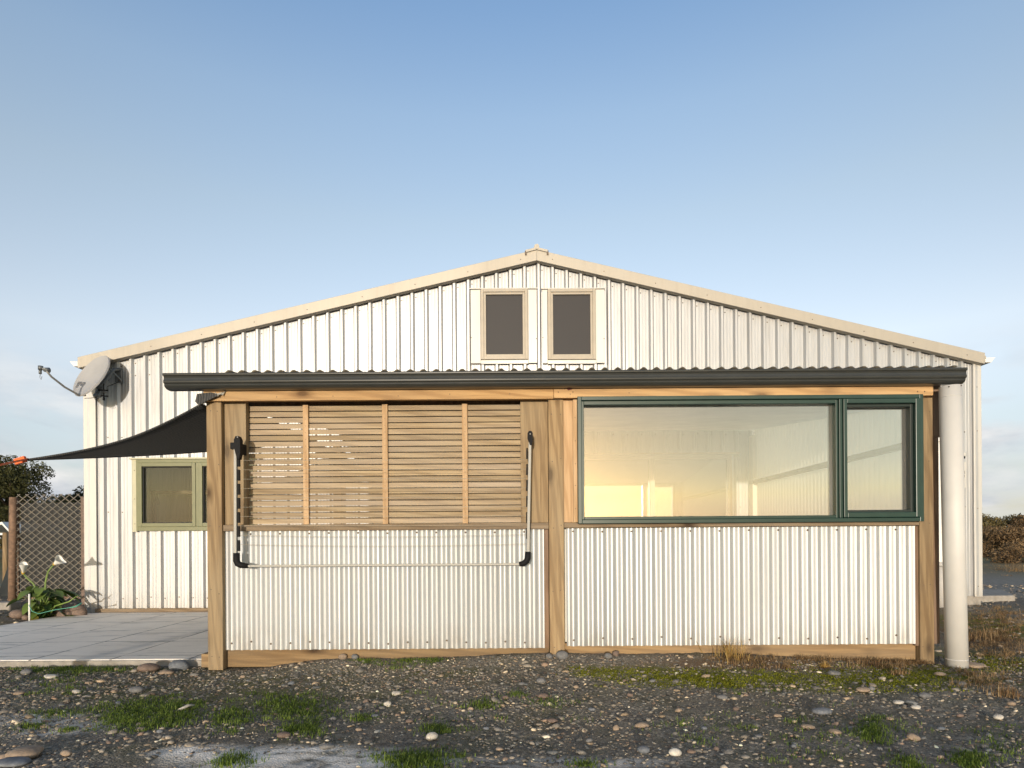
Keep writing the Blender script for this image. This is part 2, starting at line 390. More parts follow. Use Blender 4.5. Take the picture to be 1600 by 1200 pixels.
def fast_mesh(me, verts, faces, k):
    nv, nf = len(verts), len(faces)
    me.vertices.add(nv); me.vertices.foreach_set('co', np.ascontiguousarray(verts,dtype=np.float32).ravel())
    me.loops.add(nf*k); me.loops.foreach_set('vertex_index', np.ascontiguousarray(faces,dtype=np.int32).ravel())
    me.polygons.add(nf); me.polygons.foreach_set('loop_start', np.arange(0,nf*k,k,dtype=np.int32))
    me.update(calc_edges=True)
fast_mesh(me, np.stack([XX,YY,ZZ],-1).reshape(-1,3), quads, 4)
def ell(px, py, rx, ry, pw=1.0):
    """soft ellipse on the ground given in pixel extents"""
    c = PG(px,py); a = PG(px+rx,py); t = PG(px,max(py-ry,862)); u = PG(px,py+ry)
    sx = abs(a.x-c.x); sy = max(abs(t.y-u.y)/2,.05)
    d = np.sqrt(((XX-c.x)/sx)**2+((YY-c.y)/sy)**2)
    return np.clip(1.5-d*1.0,0,1)**pw
lime = np.zeros_like(XX)
for e in [(390,1185,110,16),(540,1188,110,16),(470,1176,90,10),(60,1125,80,10),(100,1140,60,8),(700,1192,140,9),(930,1192,110,9),(300,1175,60,10)]:
    lime = np.maximum(lime, ell(*e)*(1.0 if e[1]>1150 and e[0]<620 else .62))
moss = np.zeros_like(XX)
for e in [(1080,1058,130,12),(1230,1066,160,13),(1380,1064,150,13),(1500,1056,90,14),(980,1050,90,7),(130,1048,160,6),(700,1052,80,7),(1540,1030,70,18),(1560,980,60,30),(330,1080,250,24)]:
    moss = np.maximum(moss, ell(*e)*(.55 if e[0] in (330,700) else 1))
dry = np.zeros_like(XX)
for e in [(1560,990,110,50),(1180,1040,160,9),(1370,1036,110,9),(1560,895,60,14),(1590,1060,60,30)]:
    dry = np.maximum(dry, ell(*e))
yard = np.clip((XX-4.5)/2,0,1)*np.clip((YY-8.6)/1.5,0,1)*np.clip((19-YY)/3,0,1)
far = np.clip((np.sqrt((XX)**2+(YY-5)**2)-13)/5,0,1)
for nm,arr in (('lime',lime),('moss',moss),('dry',dry),('far',far),('yard',yard)):
    at = me.attributes.new(nm,'FLOAT','POINT'); at.data.foreach_set('value', arr.ravel().astype(np.float32))
me.polygons.foreach_set('use_smooth', np.ones(len(me.polygons),dtype=bool))
me.materials.append(M['ground'])
ground = bpy.data.objects.new('ground', me); COL.objects.link(ground); ground['kind'] = 'structure'

# ------------------------------------------------------------------ pebbles
def ico(sub):
    bm = bmesh.new(); bmesh.ops.create_icosphere(bm, subdivisions=sub, radius=1.0)
    v = np.array([p.co[:] for p in bm.verts]); f = np.array([[q.index for q in p.verts] for p in bm.faces]); bm.free(); return v,f
ICO1, ICO2, ICO3 = ico(1), ico(2), ico(3)
def pebble_cloud(name, pts, rad, cols, icos):
    bv, bf = icos; n = len(pts); k = len(bv)
    ang = rng.uniform(0,2*np.pi,n); ca, sa = np.cos(ang), np.sin(ang)
    sx = rad*rng.uniform(.85,1.5,n); sy = rad*rng.uniform(.75,1.15,n); sz = rad*rng.uniform(.38,.75,n)
    jit = 1+rng.normal(0,.11,(n,k))
    v = bv[None]*jit[...,None]
    x, y, z = v[...,0]*sx[:,None], v[...,1]*sy[:,None], v[...,2]*sz[:,None]
    tilt = rng.normal(0,.25,n)[:,None]; z = z + x*tilt
    w = np.stack([x*ca[:,None]-y*sa[:,None]+pts[:,0:1], x*sa[:,None]+y*ca[:,None]+pts[:,1:2], z+pts[:,2:3]+sz[:,None]*rng.uniform(-.55,.25,(n,1))],-1)
    f = (bf[None]+(np.arange(n)*k)[:,None,None]).reshape(-1,3)
    me = bpy.data.meshes.new(name); fast_mesh(me, w.reshape(-1,3), f, 3)
    at = me.color_attributes.new('pcol','FLOAT_COLOR','POINT')
    cc = np.concatenate([np.repeat(cols,k,0), np.ones((n*k,1))],1).astype(np.float32)
    at.data.foreach_set('color', cc.ravel())
    me.polygons.foreach_set('use_smooth', np.ones(len(me.polygons),dtype=bool))
    me.materials.append(M['pebble'])
    o = bpy.data.objects.new(name, me); COL.objects.link(o); return o
def pebcols(n):
    base = np.array([(.105,.102,.10),(.075,.076,.08),(.14,.132,.125),(.175,.145,.115),(.13,.10,.085),(.30,.27,.225),(.46,.43,.38),(.10,.108,.118)])
    pr = np.array([.27,.23,.19,.10,.08,.045,.012,.09]); pr /= pr.sum()
    c = base[rng.choice(len(base),n,p=pr)]
    return np.clip(c*np.array([1.98,1.80,1.50])*rng.uniform(.6,1.3,(n,1)),0,1)
LIM = lambda x,y: np.clip(1.25*np.exp(-((x+1.0)/.85)**2-((y-2.70)/.16)**2)+1.0*np.exp(-((x-.6)/.9)**2-((y-2.63)/.07)**2),0,1)
MOSSD = lambda x,y: np.exp(-((x-2.1)/1.3)**4-((y-4.22)/.26)**4)*np.clip(.5+.9*np.sin(5.1*x+2*np.sin(7*y)),0,1)
def scatter(n, x0,x1,y0,y1, rmed, rsig, rmax, keep=None):
    x = rng.uniform(x0,x1,n); y = rng.uniform(y0,y1,n)
    clump = .5+.5*np.sin(2.3*x+1.1*np.sin(3.1*y))*np.sin(2.9*y+1.7*np.sin(1.9*x))
    ok = rng.uniform(0,1,n) < .35+.65*clump
    ok &= ~((x>-2.42)&(x<3.3)&(y>4.72)) & ~((x<-2.38)&(y>4.82)&(x>-5.8)&(y<8.3))
    ok &= (rng.uniform(0,1,n) > .97*LIM(x,y)) & (rng.uniform(0,1,n) > .9*MOSSD(x,y))
    if keep is not None: ok &= keep(x,y)
    x, y = x[ok], y[ok]
    r = np.minimum(rmed*np.exp(rng.normal(0,rsig,len(x))), rmax)
    return np.stack([x,y,G0(x,y)],-1), r
p, r = scatter(80000, -4.8,5.2,2.1,5.0, .0068,.42,.017)
g = pebble_cloud('gravel', p, r, pebcols(len(p)), ICO1); tag(g, kind='stuff')
p, r = scatter(1700, -4.8,5.4,2.1,5.2, .0165,.28,.034)
g = pebble_cloud('coarse_gravel', p, r, pebcols(len(p))*1.1, ICO2); tag(g, kind='stuff')
mossy = lambda x,y: ~((y<8.2)&(rng.uniform(0,1,len(x))<.55))
p, r = scatter(9000, 3.4,9.5,4.8,16, .016,.4,.05, mossy)
g = pebble_cloud('yard_gravel', p, r, pebcols(len(p))*1.15, ICO1); tag(g, kind='stuff')
p, r = scatter(2500, -11,-5.8,6.4,14, .018,.45,.05)
g = pebble_cloud('garden_gravel', p, r, pebcols(len(p)), ICO1); tag(g, kind='stuff')

# individual stones
def stone(px, py, w, hgt, mat, label, name='stone', group=None, D=None, sink=.3, seed=0, ang=None, rough=.09):
    c = PG(px,py) if D is None else P(px,py,D)
    if D is not None: c.z = gz(c.x,c.y)
    s = c.y/F; rx = w*s/2; rz = hgt*s/2; ry = rx*.75
    rs = np.random.default_rng(int(px*7+py*13+seed)); bv,bf = ICO3
    dirs = rs.normal(0,1,(7,3)); dirs /= np.linalg.norm(dirs,axis=1)[:,None]; am = rs.uniform(-rough,rough,7)
    d = np.ones(len(bv))
    for q,a in zip(dirs,am): d += a*np.cos(bv@q*2.4+a*30)
    v = bv*d[:,None]*np.array([rx,ry,rz]); an = rs.uniform(-.4,.4) if ang is None else ang
    v = np.stack([v[:,0]*math.cos(an)-v[:,1]*math.sin(an), v[:,0]*math.sin(an)+v[:,1]*math.cos(an), v[:,2]],-1)
    me = bpy.data.meshes.new(name); fast_mesh(me, v, bf, 3)
    me.polygons.foreach_set('use_smooth', np.ones(len(me.polygons),dtype=bool)); me.materials.append(mat)
    o = bpy.data.objects.new(name, me); o.location = (c.x,c.y,c.z+rz*(1-sink)); COL.objects.link(o)
    return tag(o, label, 'stone', group)
for a in [
 (42,1183,54,19,'s_tan','large flat tan stone in the gravel at the bottom left corner'),
 (8,1189,24,14,'s_tan','small tan stone cut by the left edge beside the large flat tan stone'),
 (20,1195,52,12,'s_blue','flat blue grey stone just below the large flat tan stone'),
 (232,1048,32,14,'s_brown','rounded brown stone against the front edge of the pale patio'),
 (282,1046,30,19,'s_blue','blue grey stone at the patio corner beside the left timber post'),
 (258,1053,22,8,'s_tan','flat tan stone between the brown and blue grey stones by the patio edge'),
 (78,1059,22,7,'s_white','long cream stone in the grass in front of the patio'),
 (40,1053,17,9,'s_grey','round grey stone in the grass before the patio on the far left'),
 (604,1104,12,11,'s_white','lumpy white stone in the middle of the dark gravel'),
 (674,1156,20,14,'s_white','chunky cream white stone above the bottom grass patch'),
 (618,1086,15,8,'s_white','smooth pale oval stone behind the lumpy white stone'),
 (1055,1180,19,13,'s_white','bright egg shaped stone near the bottom centre right'),
 (1006,1177,21,13,'s_blue','angular blue grey stone left of the bright egg shaped stone'),
 (1003,1136,20,9,'s_tan','blocky tan stone in open gravel above the blue grey one'),
 (962,1141,10,10,'s_tan','pointed tan stone standing in the dark gravel'),
 (862,1129,18,8,'s_brown','flat brownish stone in the dark gravel below the middle post'),
 (878,1035,19,15,'s_grey','grey stone leaning against the foot of the middle post'),
 (858,1034,11,9,'s_grey','small round grey stone left of the middle post foot'),
 (950,1029,12,9,'s_grey','round grey stone under the right bottom plank'),
 (963,1033,12,9,'s_brown','reddish brown stone beside the round grey one under the plank'),
 (536,1030,14,11,'s_tan','rounded tan stone against the left bottom plank'),
 (555,1030,11,9,'s_grey','rounded grey stone beside the tan one at the left bottom plank'),
 (431,1032,9,11,'s_grey','upright grey stone under the corrugated panel near the left post'),
 (1391,1028,31,14,'s_white','large cream stone before the right end of the corrugated panel'),
 (1406,1026,20,12,'s_tan','tan stone tucked behind the large cream stone'),
 (1303,1055,19,8,'s_grey','flat grey brick shaped stone on the moss'),
 (1348,1081,20,8,'s_tan','flat tan stone at the lower edge of the moss'),
 (1362,1079,11,8,'s_grey','small grey stone touching the flat tan stone on the moss'),
 (1445,1090,20,9,'s_grey','smooth grey stone in gravel right of the moss'),
 (1403,1099,18,6,'s_white','long flat pale stone in gravel below the moss'),
 (1431,1107,15,6,'s_white','small pale disc of stone right of the long flat pale one'),
 (1470,1056,17,7,'s_tan','cream stone on the moss in front of the downpipe'),
 (1504,1071,13,7,'s_grey','small grey stone on moss right of the downpipe foot'),
 (1561,1124,15,8,'s_white','pale rounded stone alone in gravel at the right edge'),
 (1305,1146,19,8,'s_tan','oval tan stone right of centre in the lower gravel'),
 (1263,1137,20,6,'s_tan','slim flat tan stone left of the oval tan one'),
 (1428,1156,18,11,'s_tan','rounded tan pebble stone among grass at the lower right'),
 (1283,1115,30,11,'s_blue','broad flat slate grey stone in the right gravel'),
 (1128,1092,17,8,'s_grey','rounded grey stone below the bright moss patch'),
 (848,1090,18,8,'s_brown','brown stone in gravel left of centre under the middle post'),
 (845,1067,17,10,'s_grey','grey boulder shaped stone close to the middle post'),
 (512,1169,24,10,'s_grey','striped grey stone at the edge of the white dust'),
 (443,1151,22,9,'s_brown','dull brown stone beside grass above the white dust'),
 (213,1081,23,10,'s_grey','rounded grey stone in front of the patio corner'),
 (104,1180,18,9,'s_tan','tan stone right of the large flat tan stone'),
 (118,1083,13,6,'s_white','cream oval stone in gravel behind the long grass patch'),
 (29,1085,18,6,'s_tan','tan oval stone in gravel at the far left'),
]: stone(*a[:4], M[a[4]], a[5])
for (px,py,w,h) in [(1520,1042,46,9)]:
    stone(px,py,w*.8,h,M['s_tan'],'long cream stone lying flat against the foot of the white downpipe')
cob = [(97,1104),(140,1068),(185,1100),(300,1096),(345,1110),(380,1059),(455,1070),(480,1110),(520,1125),(560,1142),(585,1120),(640,1128),(700,1082),(735,1110),(760,1140),(790,1092),(815,1070),(900,1075),(925,1110),(985,1088),(1020,1066),(1060,1112),(1100,1140),(1150,1110),(1185,1152),(1215,1120),(1240,1168),(1330,1132),(1375,1172),(1390,1125),(1470,1140),(1500,1120),(1545,1150),(1580,1102),(1545,1175),(1120,1172),(920,1160),(780,1172),(250,1145),(170,1162),(1590,1190),(1470,1185)]
for i,(px,py) in enumerate(cob):
    t = ('s_grey','s_tan','s_blue','s_brown')[i%4]; cn = {'s_grey':'grey','s_tan':'tan','s_blue':'blue grey','s_brown':'brown'}[t]
    stone(px,py,random.uniform(8,13),random.uniform(4.5,7),M[t],'small rounded %s cobble lying loose in the dark gravel'%cn,'cobble',group='small loose cobbles in the front gravel')

# ------------------------------------------------------------------ grass
def blades(name, spots, mat, hmin, hmax, width, lean=.5, patchmask=None):
    V=[];T=[]
    for (x,y,h,w,a,l,tone,z) in spots:
        dx,dy = math.cos(a),math.sin(a)
        b0 = (x-dx*w/2, y-dy*w/2, z-.003); b1 = (x+dx*w/2, y+dy*w/2, z-.003)
        lx,ly = -dy*l*h, dx*l*h
        m0 = (x-dx*w*.38+lx*.35, y-dy*w*.38+ly*.35, z+h*.58); m1 = (x+dx*w*.38+lx*.35, y+dy*w*.38+ly*.35, z+h*.58)
        t = (x+lx, y+ly, z+h*(1-.25*abs(l)))
        V.append((b0,b1,m1,m0,t)); T.append(tone)
    V = np.array(V); n = len(V)
    f = np.array([[0,1,2],[0,2,3],[3,2,4]])
    F_ = (f[None]+(np.arange(n)*5)[:,None,None]).reshape(-1,3)
    me = bpy.data.meshes.new(name); fast_mesh(me, V.reshape(-1,3), F_, 3)
    at = me.attributes.new('tone','FLOAT','POINT'); at.data.foreach_set('value', np.repeat(np.array(T),5).astype(np.float32))
    me.materials.append(mat); o = bpy.data.objects.new(name, me); COL.objects.link(o); return o
def patch(px0,px1,py0,py1,n,hmin,hmax,w=.004,lean=.6,tone=(.1,1),clump=True):
    n=int(n*1.45); out=[]; ncl = max(3,int(n/26)); k = max(1,int(n/ncl))
    for _ in range(ncl):
        u = min(max(random.gauss(.5,.24),0),1); v = min(max(random.gauss(.5,.27),0),1)
        c = PG(px0+(px1-px0)*u, py0+(py1-py0)*v); hs = random.uniform(.6,1.15); tb = random.uniform(*tone)
        sp = random.uniform(.012,.045)
        for _ in range(k):
            x = c.x+random.gauss(0,sp*1.3); y = c.y+random.gauss(0,sp)
            if -2.4<x<3.3 and y>4.70: y = 4.69
            if x<-2.4 and y>4.83: y = 4.82
            out.append((x,y,random.uniform(hmin,hmax)*hs,w*random.uniform(.7,1.4),random.uniform(0,6.28),random.uniform(-lean,lean),min(1,max(0,tb+random.uniform(-.25,.25))),gz(x,y)))
    return out
S=[]
for a in [(140,265,1098,1142,2400),(215,320,1090,1135,1900),(335,385,1095,1145,900),(395,525,1085,1125,2200),(440,505,1130,1150,800),(553,578,1117,1126,240),(660,697,1134,1148,420),(590,715,1174,1204,1700),(742,766,1096,1106,200),(20,215,1042,1052,1500),(20,140,1058,1085,500),(1350,1382,1118,1158,520),(1488,1535,1176,1204,650),(1400,1440,1185,1204,300),(1345,1372,1140,1156,260),(40,130,1110,1125,300),(330,400,1180,1200,500),(635,700,1020,1034,420),(560,600,1024,1034,160),(800,820,1082,1090,90),(540,680,1030,1046,350),(1180,1420,1120,1200,420),(600,900,1075,1140,420),(1000,1300,1080,1190,420),(100,110,1135,1145,120),(30,62,1128,1140,200),(830,880,1090,1110,120),(905,920,1190,1200,160),(1520,1600,1120,1200,260)]:
    S += patch(*a, .008, .032, .0036, .9, (.0,1))
tag(blades('grass', S, M['grass'], 0,0,0), kind='stuff')
S=[]
for a in [(940,1240,1046,1074,5200),(1190,1530,1040,1080,6000),(880,1000,1044,1056,900),(1510,1600,1025,1050,1500),(1500,1590,955,985,500)]:
    S += patch(*a, .004, .013, .006, 1.0)
tag(blades('moss', S, M['mossm'], 0,0,0), kind='stuff')
S=[]
for a in [(1512,1600,960,1030,2600),(1512,1600,945,975,900),(1110,1240,1022,1044,800),(1330,1430,1024,1046,900),(1230,1330,1024,1040,400),(1500,1600,1040,1075,500),(1535,1600,875,900,900)]:
    S += patch(*a, .012, .06, .0032, 2.2)
tag(blades('dry_grass', S, M['dry'], 0,0,0), kind='stuff')
def weed(name, px, py, n, hgt, spread, mat, label, D=None):
    c = PG(px,py)
    if D: c.y = D
    S=[]
    for _ in range(n):
        x = c.x+random.gauss(0,spread*.4); y = c.y+random.gauss(0,spread*.25)
        S.append((x,y,hgt*random.uniform(.35,1),.0045*random.uniform(.6,1.3),random.uniform(0,6.28),random.uniform(-1.4,1.4),random.random(),gz(x,y)))
    o = blades(name, S, mat, 0,0,0); tag(o, label, 'plant'); return o
weed('dry_weed',1140,1032,90,.22,.16,M['yellowdry'],'tall straw yellow dry weed against the right bottom plank')
weed('dry_weed',1288,1043,70,.06,.05,M['yellowdry'],'small yellow straw tuft on the moss under the big window')
weed('dry_weed',405,1026,80,.09,.08,M['yellowdry'],'pale withered weed at the left plank beside the left post')
weed('dry_weed',1228,1044,90,.06,.07,M['dry'],'low rusty brown weed left of the small yellow tuft')
weed('dry_weed',1572,1088,140,.09,.13,M['dry'],'bushy brown dry tuft in gravel at the right edge')
weed('dry_weed',1405,1054,110,.06,.08,M['dry'],'flattened brown weed on moss left of the right post')
weed('dry_weed',1530,1000,150,.16,.22,M['dry'],'rusty dry grass clump behind the white downpipe')
weed('dry_weed',1590,893,200,.35,.4,M['dry'],'twiggy brown weed clump before the far scrub on the right')
mb = MB(); a = PG(279,1113); b_ = PG(304,1106); mb.tube([a+Vector((0,0,.012)), (a+b_)/2+Vector((0,.01,.022)), b_+Vector((0,0,.016))],[.007,.009,.005],6)
tag(mb.build('stick', M['s_white']), 'short pale stick lying on the long grass patch', 'stick')

# ------------------------------------------------------------------ main shed
S2 = D2/F
XL, XR = X(137,D2,750), X(1529,D2,750)
XRG = X(838,D2,396); ZRG = Z(396,D2,838); ZEL = 3.428-.01; ZER = 3.385
def gable(x): return ZRG - (XRG-x)*(ZRG-ZEL)/(XRG-XL) if x < XRG else ZRG - (x-XRG)*(ZRG-ZER)/(XR-XRG)
shed = thing('metal_shed','wide white ribbed metal shed with low gable roof and two dark upper windows','shed',(XRG,D2,0))
def interp_profile(prof, x):
    for (a,ya),(b,yb) in zip(prof,prof[1:]):
        if a<=x<=b: return ya+(yb-ya)*(x-a)/(b-a) if b>a else ya
    return 0
def rib_profile(x0, x1, c0, pitch=.1896, hgt=.036):
    pts=[]
    k = math.floor((x0-c0)/pitch)-1
    while True:
        c = c0+k*pitch
        if c-.1 > x1: break
        for dx,h in ((-.036,0),(-.014,hgt),(.014,hgt),(.036,0),(.066,0),(.070,.0025),(.079,.0025),(.083,0),(.1065,0),(.1105,.0025),(.1195,.0025),(.1235,0)):
            pts.append((c+dx,h))
        k += 1
    pts = [p for p in pts if x0 < p[0] < x1]
    return [(x0,0)]+pts+[(x1,0)]
def corr_profile(x0, x1, pitch=.0762, amp=.0085, n=10):
    k = int((x1-x0)/pitch*n); return [(x0+(x1-x0)*i/k, amp*(1+math.sin(2*math.pi*(x0+(x1-x0)*i/k)/pitch))) for i in range(k+1)]
def sheet(mb, prof, base, zb, zt, holes=(), plane='y', sgn=-1, smooth=False, mi=0):
    xs = [p[0] for p in prof]
    ext = [h[i] for h in holes for i in (0,1) if xs[0]<h[i]<xs[-1]]
    pts = sorted(set(prof)|{(e,interp_profile(prof,e)) for e in ext})
    for (xa,ya),(xb,yb) in zip(pts,pts[1:]):
        if xb-xa < 1e-6: continue
        xm = (xa+xb)/2; ivs = [(None,None)]
        segs = [(('b',0),('t',0))]
        hs = sorted([(h[2],h[3]) for h in holes if h[0]<xm<h[1]])
        lo = 'b'; out=[]
        for h0,h1 in hs: out.append((lo,h0)); lo = h1
        out.append((lo,'t'))
        for l,t in out:
            za = zb(xa) if l=='b' else l; zb_ = zb(xb) if l=='b' else l
            ta = zt(xa) if t=='t' else t; tb = zt(xb) if t=='t' else t
            if ta-za < .002: continue
            if plane=='y': vs = [(xa,base+sgn*ya,za),(xb,base+sgn*yb,zb_),(xb,base+sgn*yb,tb),(xa,base+sgn*ya,ta)]
            else: vs = [(base+sgn*ya,xa,za),(base+sgn*yb,xb,zb_),(base+sgn*yb,xb,tb),(base+sgn*ya,xa,ta)]
            mb.add(vs,[(0,1,2,3)],mi,smooth)
CR = X(841.6,D2,480)
# window rectangles on the gable wall
GW = (X(217.5,D2,775), -3.42, Z(829.5,D2,270), Z(718.7,D2,270))        # olive window
UW = [(X(751.6,D2,510),X(824.7,D2,510),Z(564,D2,790),Z(455,D2,790)),(X(855.6,D2,510),X(929.7,D2,510),Z(564,D2,890),Z(455,D2,890))]
SD = (.62, 2.95, .02, Z(713,D2,1000))                                     # sliding door inside the sunroom
WD = (5.05, 5.98, .10, Z(684,D2,1468))                                    # white door on the right
holes = [GW, SD, WD]+UW
zbase = lambda x: .03+ .11*max(0,min(1,(x-3.2)/.4))
mb = MB(); sheet(mb, rib_profile(XL,XR,CR), D2, zbase, lambda x: gable(x)-.03, holes)
for k in range(-33,32):
    cx = CR+k*.1896+.05
    if not XL+.05 < cx < XR-.05: continue
    zs = [gable(cx)-.21]
    for z0 in (1.35, 2.35, .19, 3.2):
        if z0 < gable(cx)-.35: zs.append(z0+.01*random.uniform(-1,1))
    for z0 in zs:
        if any(h[0]-.03<cx<h[1]+.03 and h[2]-.05<z0<h[3]+.05 for h in holes): continue
        mb.disc((cx,D2-.0005,z0),.009,mi=1)
for px,py in ((185.5,894),(251.5,920)):
    mb.disc(P(px,py,D2-.001),.017,n=8,mi=2,h=.002)
mb.build('front_wall',[M['clad'],M['screw'],M['black']],shed,recalc=False)
YB = 20.0
for nm,xx,sg in (('side_wall',XL,-1),('side_wall',XR,1)):
    mb = MB(); sheet(mb, rib_profile(D2,YB,D2+.11), xx, lambda y:.03, lambda y: (ZEL if sg<0 else ZER)-.02, plane='x', sgn=sg); mb.build(nm,M['clad'],shed,recalc=False)
mb = MB(); sheet(mb, rib_profile(XL,XR,CR), YB, lambda x:.03, lambda x: gable(x)-.03, sgn=1); mb.build('rear_wall',M['clad'],shed,recalc=False)
for a,za in ((XL-.05,ZEL-.012),(XR+.05,ZER-.012)):
    mb = MB(); n_ = Vector((0,0,.05))
    vs = [Vector((a,8.12,za-.02)),Vector((XRG,8.12,ZRG-.02)),Vector((XRG,YB+.1,ZRG-.02)),Vector((a,YB+.1,za-.02))]
    mb.add([v-n_*.7 for v in vs]+vs,[(0,1,2,3),(7,6,5,4),(0,4,5,1),(1,5,6,2),(2,6,7,3),(3,7,4,0)]); mb.build('roof',M['trim'],shed)
# barge flashings
for a,za in ((XL-.045,ZEL-.006),(XR+.01,ZER)):
    mb = MB(); h = .146; xj = XRG
    poly = [(a,za),(xj,ZRG),(xj,ZRG-h),(a,za-h)]
    mb.prism(poly,'y',8.085,8.115)
    mb.prism([(a,za-h+.012),(xj,ZRG-h+.012),(xj,ZRG-h),(a,za-h)],'y',8.118,8.17)
    L = abs(a-xj)
    for t in (.04,.16,.27,.385,.5,.62,.735,.85,.965):
        px_ = a+(xj-a)*t; pz = za+(ZRG-za)*t
        mb.disc((px_,8.0845,pz-.085),.008,mi=1)
    mb.build('barge_flashing',[M['trim'],M['screw']],shed,bevel=.004)
mb = MB()
for s in (-1,1):
    sl = .235; mb.beam((XRG+s*.01,8.10,ZRG+.004),(XRG+s*.145,8.10,ZRG-.145*sl+.004),.07,.03)
    mb.box(XRG+s*.145-.012,XRG+s*.145+.012,8.07,8.13,ZRG-.145*sl-.045,ZRG-.145*sl+.012,1)
mb.tube([(XRG,8.06,ZRG+.028),(XRG,8.6,ZRG+.028)],.034,10)
mb.build('ridge_cap',[M['trim'],M['screw']],shed)
# corner flashings
mb = MB(); mb.box(XL-.03,XL+.11,8.165,8.19,.0,ZEL-.06); mb.box(XL-.03,XL-.005,8.19,8.32,.0,ZEL-.06); mb.prism([(XL+.105,8.165),(XL+.135,8.165),(XL+.13,8.196),(XL+.112,8.196)],'z',.03,ZEL-.05)
mb.build('corner_flashing',M['trimlight'],shed,bevel=.004)
mb = MB(); mb.box(XR-.085,XR+.02,8.165,8.19,.13,ZER-.1); mb.box(XR-.002,XR+.02,8.19,8.32,.13,ZER-.1)
for z0 in (.27,1.32,2.36,2.95): mb.disc((XR-.04,8.1645,z0),.008,mi=1)
mb.build('corner_flashing',[M['trimlight'],M['screw']],shed,bevel=.004)
# eave gutters (ends)
for s,xx,zz in ((-1,XL,ZEL),(1,XR,ZER)):
    xa = xx+s*.045
    prof = [(xa,zz-.055),(xa,zz-.115),(xa+s*.08,zz-.115),(xa+s*.135,zz-.05),(xa+s*.12,zz-.05),(xa+s*.075,zz-.10),(xa+s*.012,zz-.10),(xa+s*.012,zz-.055)]
    mb = MB(); mb.prism(prof,'y',8.14,YB); mb.prism([(xa,zz-.055),(xa,zz-.115),(xa+s*.08,zz-.115),(xa+s*.135,zz-.05)],'y',8.128,8.139); mb.build('eave_gutter',M['white'],shed)
# upper windows
def frame(mb, x0,x1,z0,z1,w,y0,y1,mi=0):
    wl,wr,wb,wt = w if isinstance(w,tuple) else (w,)*4
    mb.box(x0,x0+wl,y0,y1,z0,z1,mi); mb.box(x1-wr,x1,y0,y1,z0,z1,mi)
    mb.box(x0+wl,x1-wr,y0,y1,z0,z0+wb,mi); mb.box(x0+wl,x1-wr,y0,y1,z1-wt,z1,mi)
for i,(x0,x1,z0,z1) in enumerate(UW):
    mb = MB(); frame(mb,x0,x1,z0,z1,.040,8.118,8.23)
    frame(mb,x0+.0405,x1-.0405,z0+.0405,z1-.0405,.030,8.132,8.22)
    w = mb.build('window',M['beige'],shed,bevel=.003)
    mb = MB(); mb.box(x0+.071,x1-.071,8.158,8.164,z0+.071,z1-.071); mb.build('pane',M['screen'],parent=w)
    mb = MB(); lw = (.128,.066)[i]; rw = .122
    mb.box(x0-.008-lw,x0-.004,8.145,8.165,z0-.045,z1); mb.box(x1+.004,x1+rw,8.145,8.165,z0-.045,z1)
    mb.box(x0-.003,x1+.003,8.140,8.165,z0-.055,z0-.003)
    mb.box(x0-lw-.02,x1+rw+.01,8.125,8.168,z1+.003,z1+.016)
    mb.disc((x0-lw+.0,8.1445,z0+.3),.008,mi=1); mb.disc((x1+rw-.01,8.1445,z0+.28),.008,mi=1)
    mb.build('trim',[M['trimlight'],M['screw']],parent=w,bevel=.003)
# olive window: two lights
x0,x1,z0,z1 = GW
mb = MB(); xm = X(312.5,D2,775)
frame(mb,x0,x1,z0,z1,(.03,.03,.055,.045),8.13,8.24); mb.box(xm-.02,xm+.02,8.13,8.24,z0+.055,z1-.045)
w = mb.build('window',M['olive'],shed,bevel=.003); w['label'] = 'olive green framed window with flashing'
for a,b_ in ((x0+.031,xm-.021),(xm+.021,x1-.031)):
    mb = MB(); frame(mb,a,b_,z0+.056,z1-.046,.048,8.122,8.21); mb.build('sash',M['olive'],parent=w,bevel=.003)
    mb = MB(); frame(mb,a+.049,b_-.049,z0+.105,z1-.095,.010,8.15,8.175); mb.build('gasket',M['rubber'],parent=w)
    mb = MB(); mb.box(a+.05,b_-.05,8.176,8.181,z0+.106,z1-.096); mb.build('pane',M['paneolive'],parent=w)
mb = MB(); mb.box(x0-.062,x0-.002,8.15,8.168,z0-.01,z1); mb.box(x0-.085,x1+.06,8.12,8.168,z1+.003,z1+.022)
for q in (.1,.45,.85): mb.disc((x0-.03,8.1495,z0+(z1-z0)*q),.006,mi=1)
mb.build('flashing',[M['oliveflash'],M['screw']],parent=w)
# timber strip at the wall foot
mb = MB(); mb.box(XL+.12,-2.5,8.15,8.20,.003,.052); mb.build('base_board',M['rail'],shed,bevel=.003)
# white door and its frame on the right
x0,x1,z0,z1 = WD
mb = MB(); frame(mb,x0,x1,z0,z1,(.06,.06,.03,.06),8.14,8.24); d = mb.build('door',M['white'],shed,bevel=.003)
mb = MB(); mb.box(x0+.061,x1-.061,8.18,8.22,z0+.034,z1-.062); mb.box(x0+.16,x1-.16,8.172,8.179,z0+.9,z1-.2); mb.box(x0+.16,x1-.16,8.172,8.179,z0+.18,z0+.75); mb.build('door_leaf',M['white'],parent=d,bevel=.003)
mb = MB(); mb.tube([(x0+.12,8.178,1.1),(x0+.12,8.13,1.1),(x0+.22,8.125,1.1)],.01); mb.build('handle',M['alu'],parent=d)
